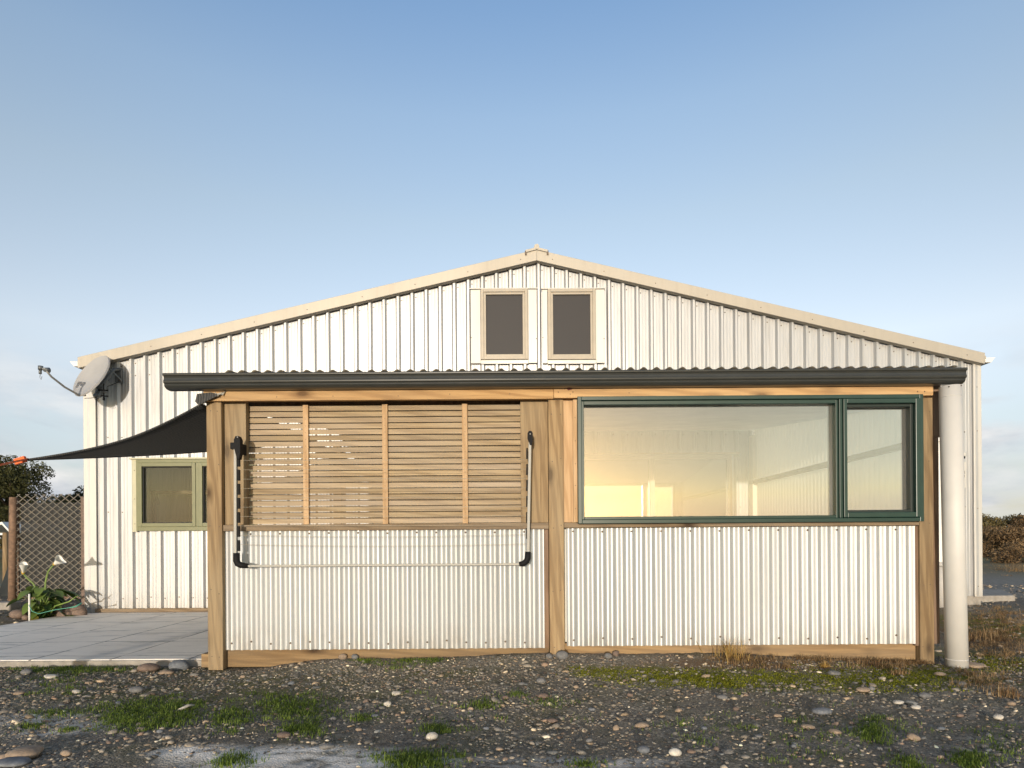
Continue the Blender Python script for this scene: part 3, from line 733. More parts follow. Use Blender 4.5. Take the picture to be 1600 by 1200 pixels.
# keypad box and wall lamp right of the downpipe
a = P(1504.5,738,8.1)
mb = MB(); mb.box(a.x-.045,a.x+.045,8.10,8.17,Z(762,8.1,1504),Z(722,8.1,1504)); 
mb.box(a.x-.02,a.x+.02,8.094,8.099,Z(746,8.1,1504),Z(742,8.1,1504),1)
for i in range(4):
    for j in range(3): mb.box(a.x-.03+i*.016,a.x-.021+i*.016,8.096,8.099,Z(740,8.1,1504)+j*.014,Z(740,8.1,1504)+j*.014+.008,1)
mb.build('meter_box',[M['trimlight'],M['screw']],shed,bevel=.004)
a = P(1504,713,8.1)
mb = MB(); mb.box(a.x-.04,a.x+.04,8.08,8.17,a.z-.0,a.z+.05); mb.box(a.x-.022,a.x+.022,8.075,8.13,a.z-.032,a.z-.003,1); mb.build('wall_sensor',[M['trimlight'],M['black']],shed,bevel=.006)
# interior of the shed: floor, partition, ceiling
mb = MB(); mb.box(XL+.05,XR-.05,8.26,YB-.05,-.04,.0); mb.build('floor',M['floor'],shed)
mb = MB(); mb.box(XL+.06,XR-.06,11.2,11.3,.01,3.25); mb.build('partition_wall',M['inner'],shed)
mb = MB(); mb.box(XL+.06,XR-.06,8.26,11.19,2.62,2.68); mb.build('inner_ceiling',M['ceil'],shed)
# made-up post and rail behind the olive window, standing in for a reflection
t = thing('reflection_stand_in','dark stand-in post and rail for a reflection in the olive framed window','frame',(X(238,8.9,775),8.9,0))
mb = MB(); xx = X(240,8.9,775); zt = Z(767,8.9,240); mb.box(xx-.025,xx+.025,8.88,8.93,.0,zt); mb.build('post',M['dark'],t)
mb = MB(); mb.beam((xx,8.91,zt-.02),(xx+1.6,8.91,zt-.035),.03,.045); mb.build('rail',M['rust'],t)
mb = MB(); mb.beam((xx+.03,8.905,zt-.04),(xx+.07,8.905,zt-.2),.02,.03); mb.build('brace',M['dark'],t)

# ------------------------------------------------------------------ sunroom lean-to
SL, SR = X(323,D1,830), X(1468,D1,830)
sun_r = thing('sunroom','timber framed lean-to sunroom with slatted screen and big green window','sunroom',(.4,D1,0))
ZH = .926+221*D1/F-.005                      # header underside
def part(mb,name,mat,bev=.003,parent=None): return mb.build(name,mat,sun_r if parent is None else None,bevel=bev,parent=parent)
zr = Z(605,4.68,800)+.0
# posts
a0,a1 = X(323.5,D1,830),X(347,D1,830); mb = MB(); mb.box(a0,a1,4.70,4.82,-.06,ZH); part(mb,'post',M['post'],.005)
m0,m1 = X(858,D1,830),X(882,D1,930); mb = MB(); mb.box(m0,m1,4.70,4.82,-.02,ZH); part(mb,'post',M['post'],.005)
r0,r1 = X(1439,D1,830),X(1461,D1,830); mb = MB(); mb.box(r0,r1,4.715,4.82,-.06,ZH); part(mb,'post',M['post'],.005)
for yy in (8.02,):
    mb = MB(); mb.box(a0,a0+.1,yy,yy+.1,-.04,2.2); part(mb,'post',M['post'],.005)
# jamb boards beside the posts
mb = MB(); mb.box(a1+.002,X(385.5,4.745),4.745,4.80,1.066,ZH+.08); part(mb,'jamb_board',M['post'],.003)
mb = MB(); mb.box(X(814.5,4.745),m0-.002,4.745,4.80,1.066,ZH+.08); part(mb,'jamb_board',M['post'],.003)
mb = MB(); mb.box(m1+.002,X(896.5,4.74),4.735,4.80,1.066,ZH+.08); part(mb,'jamb_board',M['batten'],.003)
# header, fascia
hx0,hx1 = X(318,4.67,620),X(1457.5,4.67,610)
mb = MB(); mb.box(hx0,X(866.5,4.67),4.665,4.71,ZH,ZH+.135); part(mb,'header_beam',M['header'],.003)
mb = MB(); mb.box(X(867.0,4.67),hx1,4.665,4.71,ZH+.005,ZH+.135)
for q in ((X(1436,4.66),ZH+.035),(X(1447,4.66),ZH+.035),(X(862+12,4.66),ZH+.05),(X(884,4.66),ZH+.075),(X(897,4.66),ZH+.05)): mb.disc((q[0],4.6645,q[1]),.006,mi=1)
part(mb,'header_beam',[M['header'],M['screw']],.003)
mb = MB(); mb.box(hx0-.02,hx0+.05,4.712,8.18,ZH+.0,ZH+.10); part(mb,'side_beam',M['post'],.003)
mb = MB(); mb.prism([(-2.41+2.84*1,ZH+.093),( .455,ZH+.112),(.466,ZH+.095),(.47,ZH+.07),(.44,ZH+.062),(.428,ZH+.075)],'y',4.662,4.6645); part(mb,'paint_stain',M['redbrown'],0)
# corrugated roof edge and ceiling
zg = Z(578.5,4.55,880)
mb = MB()
rp = []
xx0,xx1 = X(352,4.62,577),X(1492,4.62,577)
n = int((xx1-xx0)/.098*12)
for i in range(n+1):
    x = xx0+(xx1-xx0)*i/n
    env = .9+.12*math.sin(x*1.7)
    rp.append((x,.0165*env*math.sin(2*math.pi*x/.098)))
zrf = zg+.016; sl = (2.62-zrf)/(8.15-4.60)
for (xa,ha),(xb,hb) in zip(rp,rp[1:]):
    for dz in (0,-.004):
        mb.add([(xa,4.59,zrf+ha+dz),(xb,4.59,zrf+hb+dz),(xb,8.15,2.62+hb+dz),(xa,8.15,2.62+ha+dz)],[(0,1,2,3)],0,True)
mb.build('roof',M['roof'],sun_r,recalc=False)
mb = MB(); mb.box(X(520,4.66),X(1483,4.64),4.645,4.662,ZH+.137,zrf-.004); part(mb,'fascia',M['header'],.002)
mb = MB(); vs = [(m0+.05,4.83,2.005),(SR-.02,4.83,2.005),(SR-.02,8.15,2.39),(m0+.05,8.15,2.39)]
mb.add(vs,[(0,1,2,3)]); part(mb,'ceiling',M['ceil2'],0)
mb = MB(); vs = [(a0,4.93,2.03),(m0+.03,4.93,2.03),(m0+.03,8.15,2.42),(a0,8.15,2.42)]; mb.add(vs+[(x,y,z+.03) for x,y,z in vs],[(0,3,2,1),(4,5,6,7),(0,1,5,4),(1,2,6,5),(2,3,7,6),(3,0,4,7)]); part(mb,'ceiling',M['stud'],0)  # opaque ceiling added to keep the room behind the slats dark
# gutter
gx0,gx1 = X(253.5,4.55,590),X(1512.5,4.55,588)
pr = [(4.575,zg-.012),(4.575,zg-.002),(4.567,zg+.003),(4.556,zg+.002),(4.551,zg-.006),(4.553,zg-.016),(4.562,zg-.020),(4.567,zg-.032),(4.564,zg-.046),(4.558,zg-.058),(4.560,zg-.068),(4.570,zg-.075),(4.574,zg-.080),(4.571,zg-.086),(4.577,zg-.094),(4.592,zg-.104),(4.612,zg-.110),(4.664,zg-.110),(4.664,zg-.012)]
mb = MB(); mb.prism(pr,'x',gx0,gx1,0,False)
for i in range(len(mb.f)): mb.sm[i] = False
part(mb,'gutter',M['gutter'],.0015)
# downpipe
tp = P(1484.5,604,4.61); bt = P(1495.2,1046,4.61)
mb = MB(); mb.tube([bt,(bt+tp)/2,tp],.0735,28); mb.tube([bt+(tp-bt)*.036,bt+(tp-bt)*.0385],.0746,28); mb.tube([bt+(tp-bt)*.962,bt+(tp-bt)*.9635],.0745,28);  mb.disc((tp.x+.035,4.545,tp.z-.01),.006,mi=1); mb.disc((tp.x-.05,4.553,tp.z-.015),.006,mi=1)
part(mb,'downpipe',[M['pvc'],M['screw']],0)
# sill rails
zs0,zs1 = 1.016,1.064
mb = MB(); mb.box(a1+.002,m0-.002,4.712,4.80,zs0,zs1); part(mb,'sill_rail',M['rail'],.003)
mb = MB(); mb.box(m1+.002,r0-.004,4.712,4.80,zs0+.008,zs1); part(mb,'sill_rail',M['rail'],.003)
# corrugated aprons
def apron(x0,x1,zb,screws_top,screws_bot):
    mb = MB(); sheet(mb,corr_profile(x0,x1),4.752,lambda x:zb,lambda x:zs0+.004,smooth=True)
    for q in screws_top: mb.disc((q,4.752-.0175,zs0-.022+random.uniform(-.003,.003)),.0085,mi=1,h=.006)
    for q in screws_bot: mb.disc((q,4.752-.0175,zb+.055+random.uniform(-.014,.014)),.0085,mi=1,h=.006)
    return mb.build('corrugated_panel',[M['corr'],M['screw']],sun_r,recalc=False)
def crest(x): return (round(x/.0762-.25)+.25)*.0762
x0,x1 = X(351,4.75),X(849.5,4.75)
apron(x0,x1,.088,[crest(x0+.22+i*.21) for i in range(11)],[crest(x0+.05+i*.1524) for i in range(16)])
x0,x1 = X(884.5,4.75),X(1428,4.75)
apron(x0,x1,.100,[crest(x0+.05+i*.23) for i in range(12)],[crest(x0+.05+i*.2286) for i in range(12)])
mb = MB(); mb.box(X(850,4.74),m0-.004,4.735,4.80,.09,zs0-.003); part(mb,'stud',M['stud'],.003)
mb = MB(); mb.box(X(1428.5,4.74),X(1437,4.74),4.735,4.80,.085,zs0+.003); part(mb,'stud',M['stud'],.003)
# nail heads in the timber
nm = MB()
for q in range(26):
    zz = .12+q*.073
for xq in (a0+.03,a0+.09,m0+.03,m0+.09,r0+.025,r0+.08):
    for zq in (.07,.55,1.04,1.55,1.93): nm.disc((xq+random.uniform(-.008,.008),4.6995 if xq<r0 else 4.7145,zq+random.uniform(-.03,.03)),.0045,h=.001)
for xq in np.arange(hx0+.12,hx1-1.9,.45):
    for zq in (.035,.095): nm.disc((xq+random.uniform(-.03,.03),4.6645,ZH+zq+random.uniform(-.008,.008)),.0045,h=.001)
no = nm.build('nail_heads',M['screw'],sun_r); no['kind']='stuff'
# bottom plates
mb = MB(); mb.box(a1+.003,m0-.003,4.765,4.868,-.05,.12); part(mb,'bottom_plate',M['plate'],.004)
mb = MB(); mb.box(m1+.003,r0-.004,4.765,4.868,-.03,.12); part(mb,'bottom_plate',M['plate'],.004)
mb = MB(); mb.box(X(313,4.76),a0-.002,4.76,4.84,-.05,.055); part(mb,'timber_block',M['plate'],.004)
# slatted screen
scr_x0,scr_x1 = X(376,4.80),X(816,4.80)
mb = MB(); xs = [X(477.5,4.78,720),X(601.5,4.78,720),X(726.5,4.78,720)]
screen = MB().box(scr_x0,scr_x1,4.835,4.86,1.066,1.070).build('slatted_screen',M['slat'],sun_r)
nsl = 20; z_t = ZH-.004; z_b = 1.072; pit = (z_t-z_b)/nsl
for i in range(nsl):
    zc = z_b+(i+.5)*pit; tl = random.uniform(-.0008,.0008); sag = random.uniform(-.0005,.0005)
    mb = MB(); hh = pit*.5-.0046
    n = 8
    for k in range(n):
        xa = scr_x0+(scr_x1-scr_x0)*k/n; xb = scr_x0+(scr_x1-scr_x0)*(k+1)/n
        f = lambda q: zc+tl*(q-.5)*2+sag*math.sin(q*math.pi)
        za,zb_ = f(k/n),f((k+1)/n)
        vs=[(xa,4.806,za-hh-.004),(xb,4.806,zb_-hh-.004),(xb,4.830,zb_-hh+.004),(xa,4.830,za-hh+.004),(xa,4.806,za+hh-.004),(xb,4.806,zb_+hh-.004),(xb,4.830,zb_+hh+.004),(xa,4.830,za+hh+.004)]
        fs=[(0,3,2,1),(4,5,6,7),(0,1,5,4),(2,3,7,6)]+([(3,0,4,7)] if k==0 else [])+([(1,2,6,5)] if k==n-1 else [])
        mb.add(vs,fs)
    bm_o = mb.build('slat',M['slat'],parent=screen)
mb = MB(); mb.box(a1+.01,scr_x1,4.862,4.92,ZH-.05,ZH+.12); part(mb,'inner_rail',M['stud'],0)
for q in xs:
    mb = MB(); mb.box(q-.021,q+.021,4.782,4.804,1.066,ZH-.008)
    for k in range(16): mb.disc((q+random.uniform(-.002,.002),4.7815,1.10+k*.053),.0028,mi=1,h=.001)
    mb.build('batten',[M['batten'],M['screw']],parent=screen,bevel=.002)
# big green window
wx0,wx1,wz0,wz1 = X(903,4.65,716),X(1443.5,4.65,716),Z(816.5,4.65,1170),Z(617.5,4.65,1170)
mb = MB(); frame(mb,wx0,wx1,wz0,wz1,(.030,.030,.030,.030),4.650,4.82)
xmu = X(1315,4.65,716); mb.box(xmu-.012,xmu+.012,4.656,4.82,wz0+.031,wz1-.031)
pw = mb.build('picture_window',M['green'],sun_r,bevel=.003)
pz = wx0+.031
mb = MB(); frame(mb,wx0+.031,xmu-.013,wz0+.031,wz1-.031,(.020,.018,.022,.030),4.672,4.80); mb.build('glazing_bead',M['green'],parent=pw,bevel=.003)
mb = MB(); mb.box(wx0+.045,xmu-.025,4.724,4.729,wz0+.045,wz1-.05); mb.build('pane',M['pane'],parent=pw)
sx0,sx1 = xmu+.013,wx1-.031
mb = MB(); frame(mb,sx0,sx1,wz0+.033,wz1-.033,(.028,.034,.040,.036),4.640,4.76); sash = mb.build('sash',M['green'],parent=pw,bevel=.004)
mb = MB(); frame(mb,sx0+.0285,sx1-.0345,wz0+.0735,wz1-.0695,(.008,.022,.018,.022),4.672,4.775); mb.build('glazing_bead',M['greend'],parent=pw,bevel=.003)
mb = MB(); mb.box(sx0+.034,sx1-.05,4.724,4.729,wz0+.085,wz1-.085); mb.build('pane',M['pane'],parent=pw)
mb = MB(); mb.box(X(896.7,4.69),wx0-.001,4.690,4.712,1.066,ZH-.002)
for q in (.1,.27,.43,.6,.77): mb.disc(((X(896.7,4.69)+wx0)/2,4.6895,1.066+q*1.05),.004,mi=1,h=.002)
part(mb,'window_flashing',[M['batten'],M['screw']],.002)
mb = MB(); mb.box(wx1+.003,wx1+.026,4.694,4.713,1.066,ZH+.004)
for q in (.08,.25,.45,.66,.86): mb.disc((wx1+.014,4.6935,1.066+q*.95),.0045,mi=1,h=.002)
part(mb,'window_flashing',[M['trimlight'],M['screw']],.002)
# end wall (translucent corrugated), girt, inner studs, side cladding
mb = MB(); sheet(mb,corr_profile(4.83,8.14,.0762,.0105),SR-.045,lambda y:.10,lambda y:2.03+(y-4.83)*.112,plane='x',sgn=-1,smooth=True); mb.build('end_wall',M['endwall'],sun_r,recalc=False)
mb = MB(); mb.box(SR-.125,SR-.068,4.83,8.14,1.655,1.705); part(mb,'girt',M['rail'],.002)
mb = MB(); mb.box(SR-.125,SR-.068,8.02,8.14,.05,2.3); part(mb,'stud',M['inner'],.002)
mb = MB(); mb.box(r1+.001,X(1469.5,4.74,650),4.735,4.83,Z(683,4.74,1466),ZH+.10); mb.box(r1+.001,X(1466.5,4.74,800),4.735,4.83,.10,Z(683,4.74,1466)-.002); part(mb,'side_flashing',M['stud'],.002)
mb = MB(); mb.prism([(4.83,.0),(8.14,.0),(8.14,2.41),(4.83,2.035)],'x',m0+.045,m0+.10); part(mb,'inner_partition',M['inner'],0)
mb = MB(); mb.box(a0,SR-.05,4.87,8.14,-.03,.0); part(mb,'floor',M['floor'],0)
mb = MB(); mb.box(m0+.12,SR-.06,4.83,4.86,.02,1.06); part(mb,'inner_lining',M['inner'],0)
# sliding door in the shed wall behind the window
x0,x1,z0,z1 = SD
mb = MB(); frame(mb,x0,x1,z0,z1,.045,8.12,8.24); xm=(x0+x1)/2+.1; mb.box(xm-.03,xm+.03,8.12,8.24,z0+.046,z1-.046); mb.box(x0-.05,x1+.1,8.09,8.16,z1+.004,z1+.03)
sd = mb.build('sliding_door',M['beige'],shed,bevel=.003)
for a,b_ in ((x0+.046,xm-.031),(xm+.031,x1-.046)):
    mb = MB(); mb.box(a,b_,8.175,8.181,z0+.046,z1-.046); mb.build('pane',M['panedoor'],parent=sd)

# ------------------------------------------------------------------ patio, apron
def structure(mb,name,mat,bevel=0): o = mb.build(name,mat,bevel=bevel); o['kind']='structure'; return o
mb = MB(); mb.box(-5.85,-2.42,4.86,8.15,-.14,.0); structure(mb,'patio',M['patio'],.008)
mb = MB(); mb.box(-9.0,-2.44,4.835,4.856,-.14,-.006); 
structure(mb,'patio_kerb',M['conc'],.006)
mb = MB(); mb.box(-9.0,-5.86,4.86,6.2,-.14,-.004); structure(mb,'path',M['patio'],.01)
mb = MB(); vs=[(X(1495,8.55),8.55),(X(1586,8.6),8.6),(7.75,9.6),(6.1,9.75)]
mb.prism([(v[0],v[1]) for v in vs],'z',-.1,.105); structure(mb,'concrete_apron',M['conc'],.02)
mb = MB(); mb.box(XL+.02,XR+.02,8.2,YB,-.2,.028); mb.box(3.35,XR+.01,8.19,8.199,-.1,.138); mb.box(3.35,XR+.01,8.2,8.25,.029,.139); mb.build('foundation',M['conc'],shed)

# ------------------------------------------------------------------ clothesline
cl = thing('clothesline','folded down clothesline with pale frame and black corner elbows under the slats','clothesline',(X(600,4.63),4.66,.8))
DL = 4.62
mb = MB(); mb.beam(P(368.5,690,DL),P(368.5,868,DL),.021,.03,up=(0,1,0)); mb.build('arm',M['alu'],cl,bevel=.003)
mb = MB(); mb.beam(P(828.3,682,DL),P(825.0,866,DL),.021,.03,up=(0,1,0)); mb.build('arm',M['alu'],cl,bevel=.003)
mb = MB(); mb.beam(P(385,884.5,DL),P(813,881.5,DL),.018,.018,up=(0,1,0)); mb.build('front_bar',M['alu'],cl,bevel=.004)
def bracket(px,py,w,h,sgn):
    mb = MB(); pts=[(-.5,.35),(-.25,.5),(.25,.5),(.5,.35),(.5,-.25),(.3,-.5),(-.05,-.5),(-.5,0)]
    c = P(px,py,DL); s=DL/F
    mb.prism([(c.x+sgn*u*w*s,c.z+v*h*s) for u,v in pts],'y',DL-.025,DL+.025); mb.box(c.x-.006,c.x+.010,DL+.0255,4.743,c.z-.04,c.z+.04)
    return mb
mb = bracket(372.5,700,10,36,1); c=P(365,697,DL); mb.box(c.x-.018,c.x+.02,DL-.02,DL+.03,c.z-.025,c.z+.025); c=P(371,683,DL-.026); mb.disc((c.x,DL-.0255,c.z),.006,mi=1); mb.build('bracket',[M['black'],M['alu']],cl,bevel=.004)
mb = bracket(828.3,685,8,22,1); c=P(828.5,678,DL-.026); mb.disc((c.x,DL-.0255,c.z),.006,mi=1); mb.build('bracket',[M['black'],M['alu']],cl,bevel=.004)
mb = MB(); mb.tube([P(369.5,864,DL),P(369.5,876,DL),P(371.5,880.5,DL),P(376,883,DL),P(388,884.5,DL)],[.025,.026,.026,.024,.018],8); mb.build('elbow',M['black'],cl)
mb = MB(); mb.tube([P(825,862,DL),P(824.5,872,DL),P(822.5,877,DL),P(818,880.5,DL),P(811,881.5,DL)],[.022,.024,.024,.022,.018],8); mb.build('elbow',M['black'],cl)
for i in range(7):
    y0 = 712+i*22
    mb = MB(); mb.beam(P(373.2,y0,DL+.01),P(373.4,y0+17,DL+.01),.018,.02,up=(0,1,0)); mb.build('line_holder',M['black'],cl,bevel=.003)
    if i<6:
        mb = MB(); mb.beam(P(823.6-.3*i/6,700+i*25,DL+.015),P(823.3-.3*i/6,717+i*25,DL+.015),.012,.02,up=(0,1,0)); mb.build('line_holder',M['black'],cl,bevel=.002)
for i in range(10):
    y0 = 719.5+i*14.6; ye = y0-1.2
    pts=[P(374+(824-374)*t, y0+(ye-y0)*t+(0 if i<8 else 3.0*math.sin(math.pi*t)), DL+.012) for t in [k/10 for k in range(11)]]
    mb = MB(); mb.tube(pts,.0014,5); mb.build('line',M['wire'],cl)

# ------------------------------------------------------------------ satellite dish
C = P(142,586,7.86); nrm = Vector((-.30,-.82,.45)).normalized()
dish = thing('satellite_dish','grey satellite dish on a bracket at the upper left shed corner','satellite dish',P(191,590,8.19))
ux = Vector((0,0,1)).cross(nrm).normalized(); uy = nrm.cross(ux).normalized()
mb = MB(); rings=9; seg=40; vs=[]; RX,RY=.252,.330
def dp(r,t,back=0): 
    return C+ux*(RX*r*math.cos(t))+uy*(RY*r*math.sin(t))+nrm*(.062*r*r-.062-back)
vs=[dp(0,0)]; 
for i in range(1,rings+1): vs += [dp(i/rings,2*math.pi*j/seg) for j in range(seg)]
fs=[(0,1+j,1+(j+1)%seg) for j in range(seg)]
for i in range(rings-1): fs += [(1+i*seg+j,1+(i+1)*seg+j,1+(i+1)*seg+(j+1)%seg,1+i*seg+(j+1)%seg) for j in range(seg)]
o=len(vs); vs += [dp(1.02,2*math.pi*j/seg,.022) for j in range(seg)]
fs += [(1+(rings-1)*seg+j,o+j,o+(j+1)%seg,1+(rings-1)*seg+(j+1)%seg) for j in range(seg)]
o2=len(vs); vs += [dp(.5,2*math.pi*j/seg,.022) for j in range(seg)]+[dp(0,0,.022)]
fs += [(o+j,o2+j,o2+(j+1)%seg,o+(j+1)%seg) for j in range(seg)]+[(o2+j,o2+seg,o2+(j+1)%seg) for j in range(seg)]
mb.add(vs,fs,0,True); rf=mb.build('reflector',M['dish'],dish,recalc=False)
em = rf.modifiers.new('edge','EDGE_SPLIT'); em.split_angle = R(35)
bot = dp(.97,-math.pi/2,.01)
L = P(70,579,7.34)
mb = MB(); mb.tube([bot-nrm*.05+uy*.04, bot-uy*.012+nrm*.02, (bot*.55+L*.45)+Vector((0,0,-.035)), (bot*.18+L*.82)+Vector((0,0,-.02)), L+Vector((.02,0,-.005))],[.014,.013,.013,.012,.011],8); mb.build('feed_arm',M['armm'],dish)
mb = MB(); dl = (C-L).normalized(); A=L+Vector((-.005,0,.01))
mb.tube([A-dl*.0+Vector((-.045,0,-.0)),A+Vector((-.045,0,.0))+Vector((0,0,.045))],.028,10); mb.tube([A+Vector((-.05,0,-.05)),A+Vector((-.05,0,-.005))],.016,8)
mb.tube([A+dl*.0,A+dl*.055],[.026,.032],12); mb.beam(A+Vector((-.03,0,.01)),A+Vector((.02,0,.01)),.02,.02)
mb.tube([A+Vector((-.05,0,-.05)),A+Vector((-.055,0,-.09)),A+Vector((-.04,0,-.12)),A+Vector((-.03,0,-.08))],.003,5)
mb.build('feed_horn',M['bracket'],dish)
bk = C-nrm*.15
mb = MB(); j1 = P(158,603,7.95); j2=P(178,578,8.08); 
mb.tube([bk-uy*.1,j1,j2,P(188,577,8.14)],[.024,.024,.024,.022],8); mb.build('mast',M['bracket'],dish)
mb = MB(); mb.beam(bk-nrm*.04-uy*.2,bk-nrm*.04+uy*.06,.10,.05); mb.beam(bk-nrm*.05-uy*.16,j1+Vector((.02,0.02,-.05)),.06,.07); mb.build('back_bracket',M['bracket'],dish,bevel=.004)
mb = MB(); c=P(186,584,8.15); mb.box(c.x-.045,c.x+.045,8.13,8.162,c.z-.12,c.z+.07); mb.beam(c+Vector((.05,-.02,-.1)),c+Vector((-.07,-.12,.05)),.03,.02); mb.build('wall_plate',M['bracket'],dish,bevel=.004)
mb = MB()
for q in (.0,-.075):
    s0 = j1+Vector((.03,0,-.06+q)); mb.tube([s0+Vector((-.05,-.03,0)),s0+Vector((.05,.02,.004))],.008,6)
mb.tube([j1+Vector((.035,.0,.03)),j1+Vector((.035,.0,-.17))],.006,6); mb.tube([j1+Vector((.035,.0,-.15)),j1+Vector((.035,.0,-.19))],.014,6); mb.build('clamp_bolts',M['black'],dish)
mb = MB(); q=[bot-nrm*.06,P(141,622,7.75),P(150,621,7.9),P(168,604,8.05),P(185,597,8.12),P(188,588,8.13)]; mb.tube(q,.004,5); mb.build('cable',M['black'],dish)

# ------------------------------------------------------------------ shade sail and strap
A = P(43,718,5.4); B = Vector((hx0-.005,4.66,Z(631,4.66,313))); Cc = Vector((-2.44,7.6,2.20))
N=18; mb=MB(); vs=[]; ids={}
for i in range(N+1):
    for j in range(N+1-i):
        a=1-(i+j)/N; b_=i/N; c=j/N
        p=A*a+B*b_+Cc*c
        ce=(A+B+Cc)/3
        pull = .14*(a*b_*4*(1-c)+a*c*4*(1-b_)*.8+b_*c*4*(1-a)*.8)
        p=p+(ce-p)*pull*.9; p.z-=.10*a*b_*4*(1-c)*.55+.05*a*c*4
        ids[(i,j)]=len(vs); vs.append(p)
fs=[]
for i in range(N):
    for j in range(N-i):
        fs.append((ids[(i,j)],ids[(i+1,j)],ids[(i,j+1)]))
        if i+j<N-1: fs.append((ids[(i+1,j)],ids[(i+1,j+1)],ids[(i,j+1)]))
mb.add(vs,fs,0,True)
sail = thing('shade_sail','black shade sail stretched from the left end of the header over the patio','shade sail',A)
cl_=mb.build('cloth',M['sail'],sail,recalc=False); so=cl_.modifiers.new('thickness','SOLIDIFY'); so.thickness=.004
# folded corner over the beam end
q1=P(309,622,4.655); q2=P(312,636,4.64); q3=P(348,611,4.64); q4=P(339,618,4.64); q5=P(320,613,4.645)
mb=MB(); pts=[P(306,628,4.655),P(309,616,4.655),P(331,613.5,4.645),P(340,616,4.64),P(341,619,4.64),P(322,628,4.645),P(312,634,4.65)]
n=len(pts); mb.add(list(pts)+[p+Vector((0,-.012,0)) for p in pts],[tuple(range(n)),tuple(range(2*n-1,n-1,-1))]+[(i,(i+1)%n,(i+1)%n+n,i+n) for i in range(n)]); mb.build('corner_patch',M['sail'],sail)
mb=MB(); mb.tube([P(338,617,4.638),P(345,615,4.645),P(349,614,4.66)],.008,8); mb.tube([P(336,614,4.636),P(341,619,4.636)],.007,6); mb.tube([P(347,617,4.64),P(352,612,4.662)],.006,6); mb.build('shackle',M['alu'],sail)
mb=MB()
edge=[vs[ids[(i,0)]] for i in range(N+1)]; mb.tube([p+Vector((0,-.002,-.002)) for p in edge],.009,6); edge=[vs[ids[(0,j)]] for j in range(N+1)]; mb.tube([p+Vector((0,.002,-.002)) for p in edge],.009,6)
mb.build('hem',M['sail'],sail)
st=thing('ratchet_strap','orange ratchet strap pulling the outer corner of the black sail','strap',A)
mb=MB(); A2=P(-267,783,3.2); mb.beam(A+Vector((-.02,0,0)),A2,.055,.012,up=(0,-1,.6)); mb.build('webbing',M['orange'],st)
mb=MB(); mb.tube([P(26,721,5.395),P(37,719,5.399)],.018,8); mb.beam(P(24,722,5.395),P(40,717,5.40),.03,.05); mb.build('buckle',M['orange'],st)
mb=MB(); g_=Vector((A2.x,A2.y,gz(A2.x,A2.y))); mb.tube([g_+Vector((-.05,0,-.3)),g_+Vector((-.05,0,A2.z-g_.z+.1))],.06,12)
pp=mb.build('sail_post',M['post']); tag(pp,'round timber post holding the orange strap of the sail','post')

# ------------------------------------------------------------------ left garden: lattice gate, posts, tarp
DG=8.75
gate=thing('lattice_gate','diamond lattice gate panel between a rusty post and the shed corner','gate',(X(77,DG),DG,.16))
x0,x1,z0,z1=X(23,DG),X(131,DG),Z(938,DG,77),Z(772,DG,77)
mb=MB(); px_=.122; slope=.80
def clipline(c,s):
    pts=[]
    for (xa,za,xb,zb_) in ((x0,None,x0,None),):
        pass
    # z = z0 + s*slope*(x-c)
    xs_=[]
    for x in (x0,x1):
        z=z0+s*slope*(x-c)
        if z0<=z<=z1: xs_.append((x,z))
    for z in (z0,z1):
        x=c+(z-z0)/(s*slope)
        if x0<x<x1: xs_.append((x,z))
    return xs_[:2] if len(xs_)>=2 else None
for k in range(-22,34):
    for s,dy in ((1,0),(-1,.008)):
        r_=clipline(x0+k*px_,s)
        if r_:
            (xa,za),(xb,zb_)=r_; mb.beam((xa,DG+dy,za),(xb,DG+dy,zb_),.007,.012,up=(0,1,0))
mb.build('lattice',M['lattice'],gate)
mb=MB()
for xx in (x0+.02,x1-.02): mb.box(xx-.015,xx+.015,DG+.02,DG+.045,z0,z1-.05)
mb.box(x0+.036,x1-.036,DG+.02,DG+.045,z0+.02,z0+.05); mb.build('frame',M['rust'],gate)
mb=MB(); mb.box(x0+.05,x1-.04,DG+.05,DG+.058,z0+.05,z1-.12); sc=mb.build('backing_mesh',M['shade'],gate)
m,nt,b=newmat('see_through_shade_mesh'); b.inputs['Base Color'].default_value=(.018,.02,.02,1)
tr=nd(nt,'ShaderNodeBsdfTransparent').outputs[0]; mx=nd(nt,'ShaderNodeMixShader',{0:.78,1:tr,2:b.outputs[0]}).outputs[0]; nt.links.new(mx,nt.nodes['Material Output'].inputs[0]); sc.data.materials[0]=m
mb=MB(); xx=X(21,DG); mb.tube([(xx-.02,DG,0),(xx-.015,DG,.6),(xx,DG,1.1),(xx+.005,DG,Z(777,DG,21))],[.055,.05,.055,.05],9); tag(mb.build('fence_post',M['rust']),'rusty brown post at the left side of the lattice gate','post')
mb=MB(); xx=X(133.5,DG); mb.box(xx-.035,xx+.035,DG-.05,DG+.02,.05,Z(776,DG,133)); tag(mb.build('fence_post',M['s_brown'],bevel=.01),'reddish brick coloured strip post against the shed corner','post')
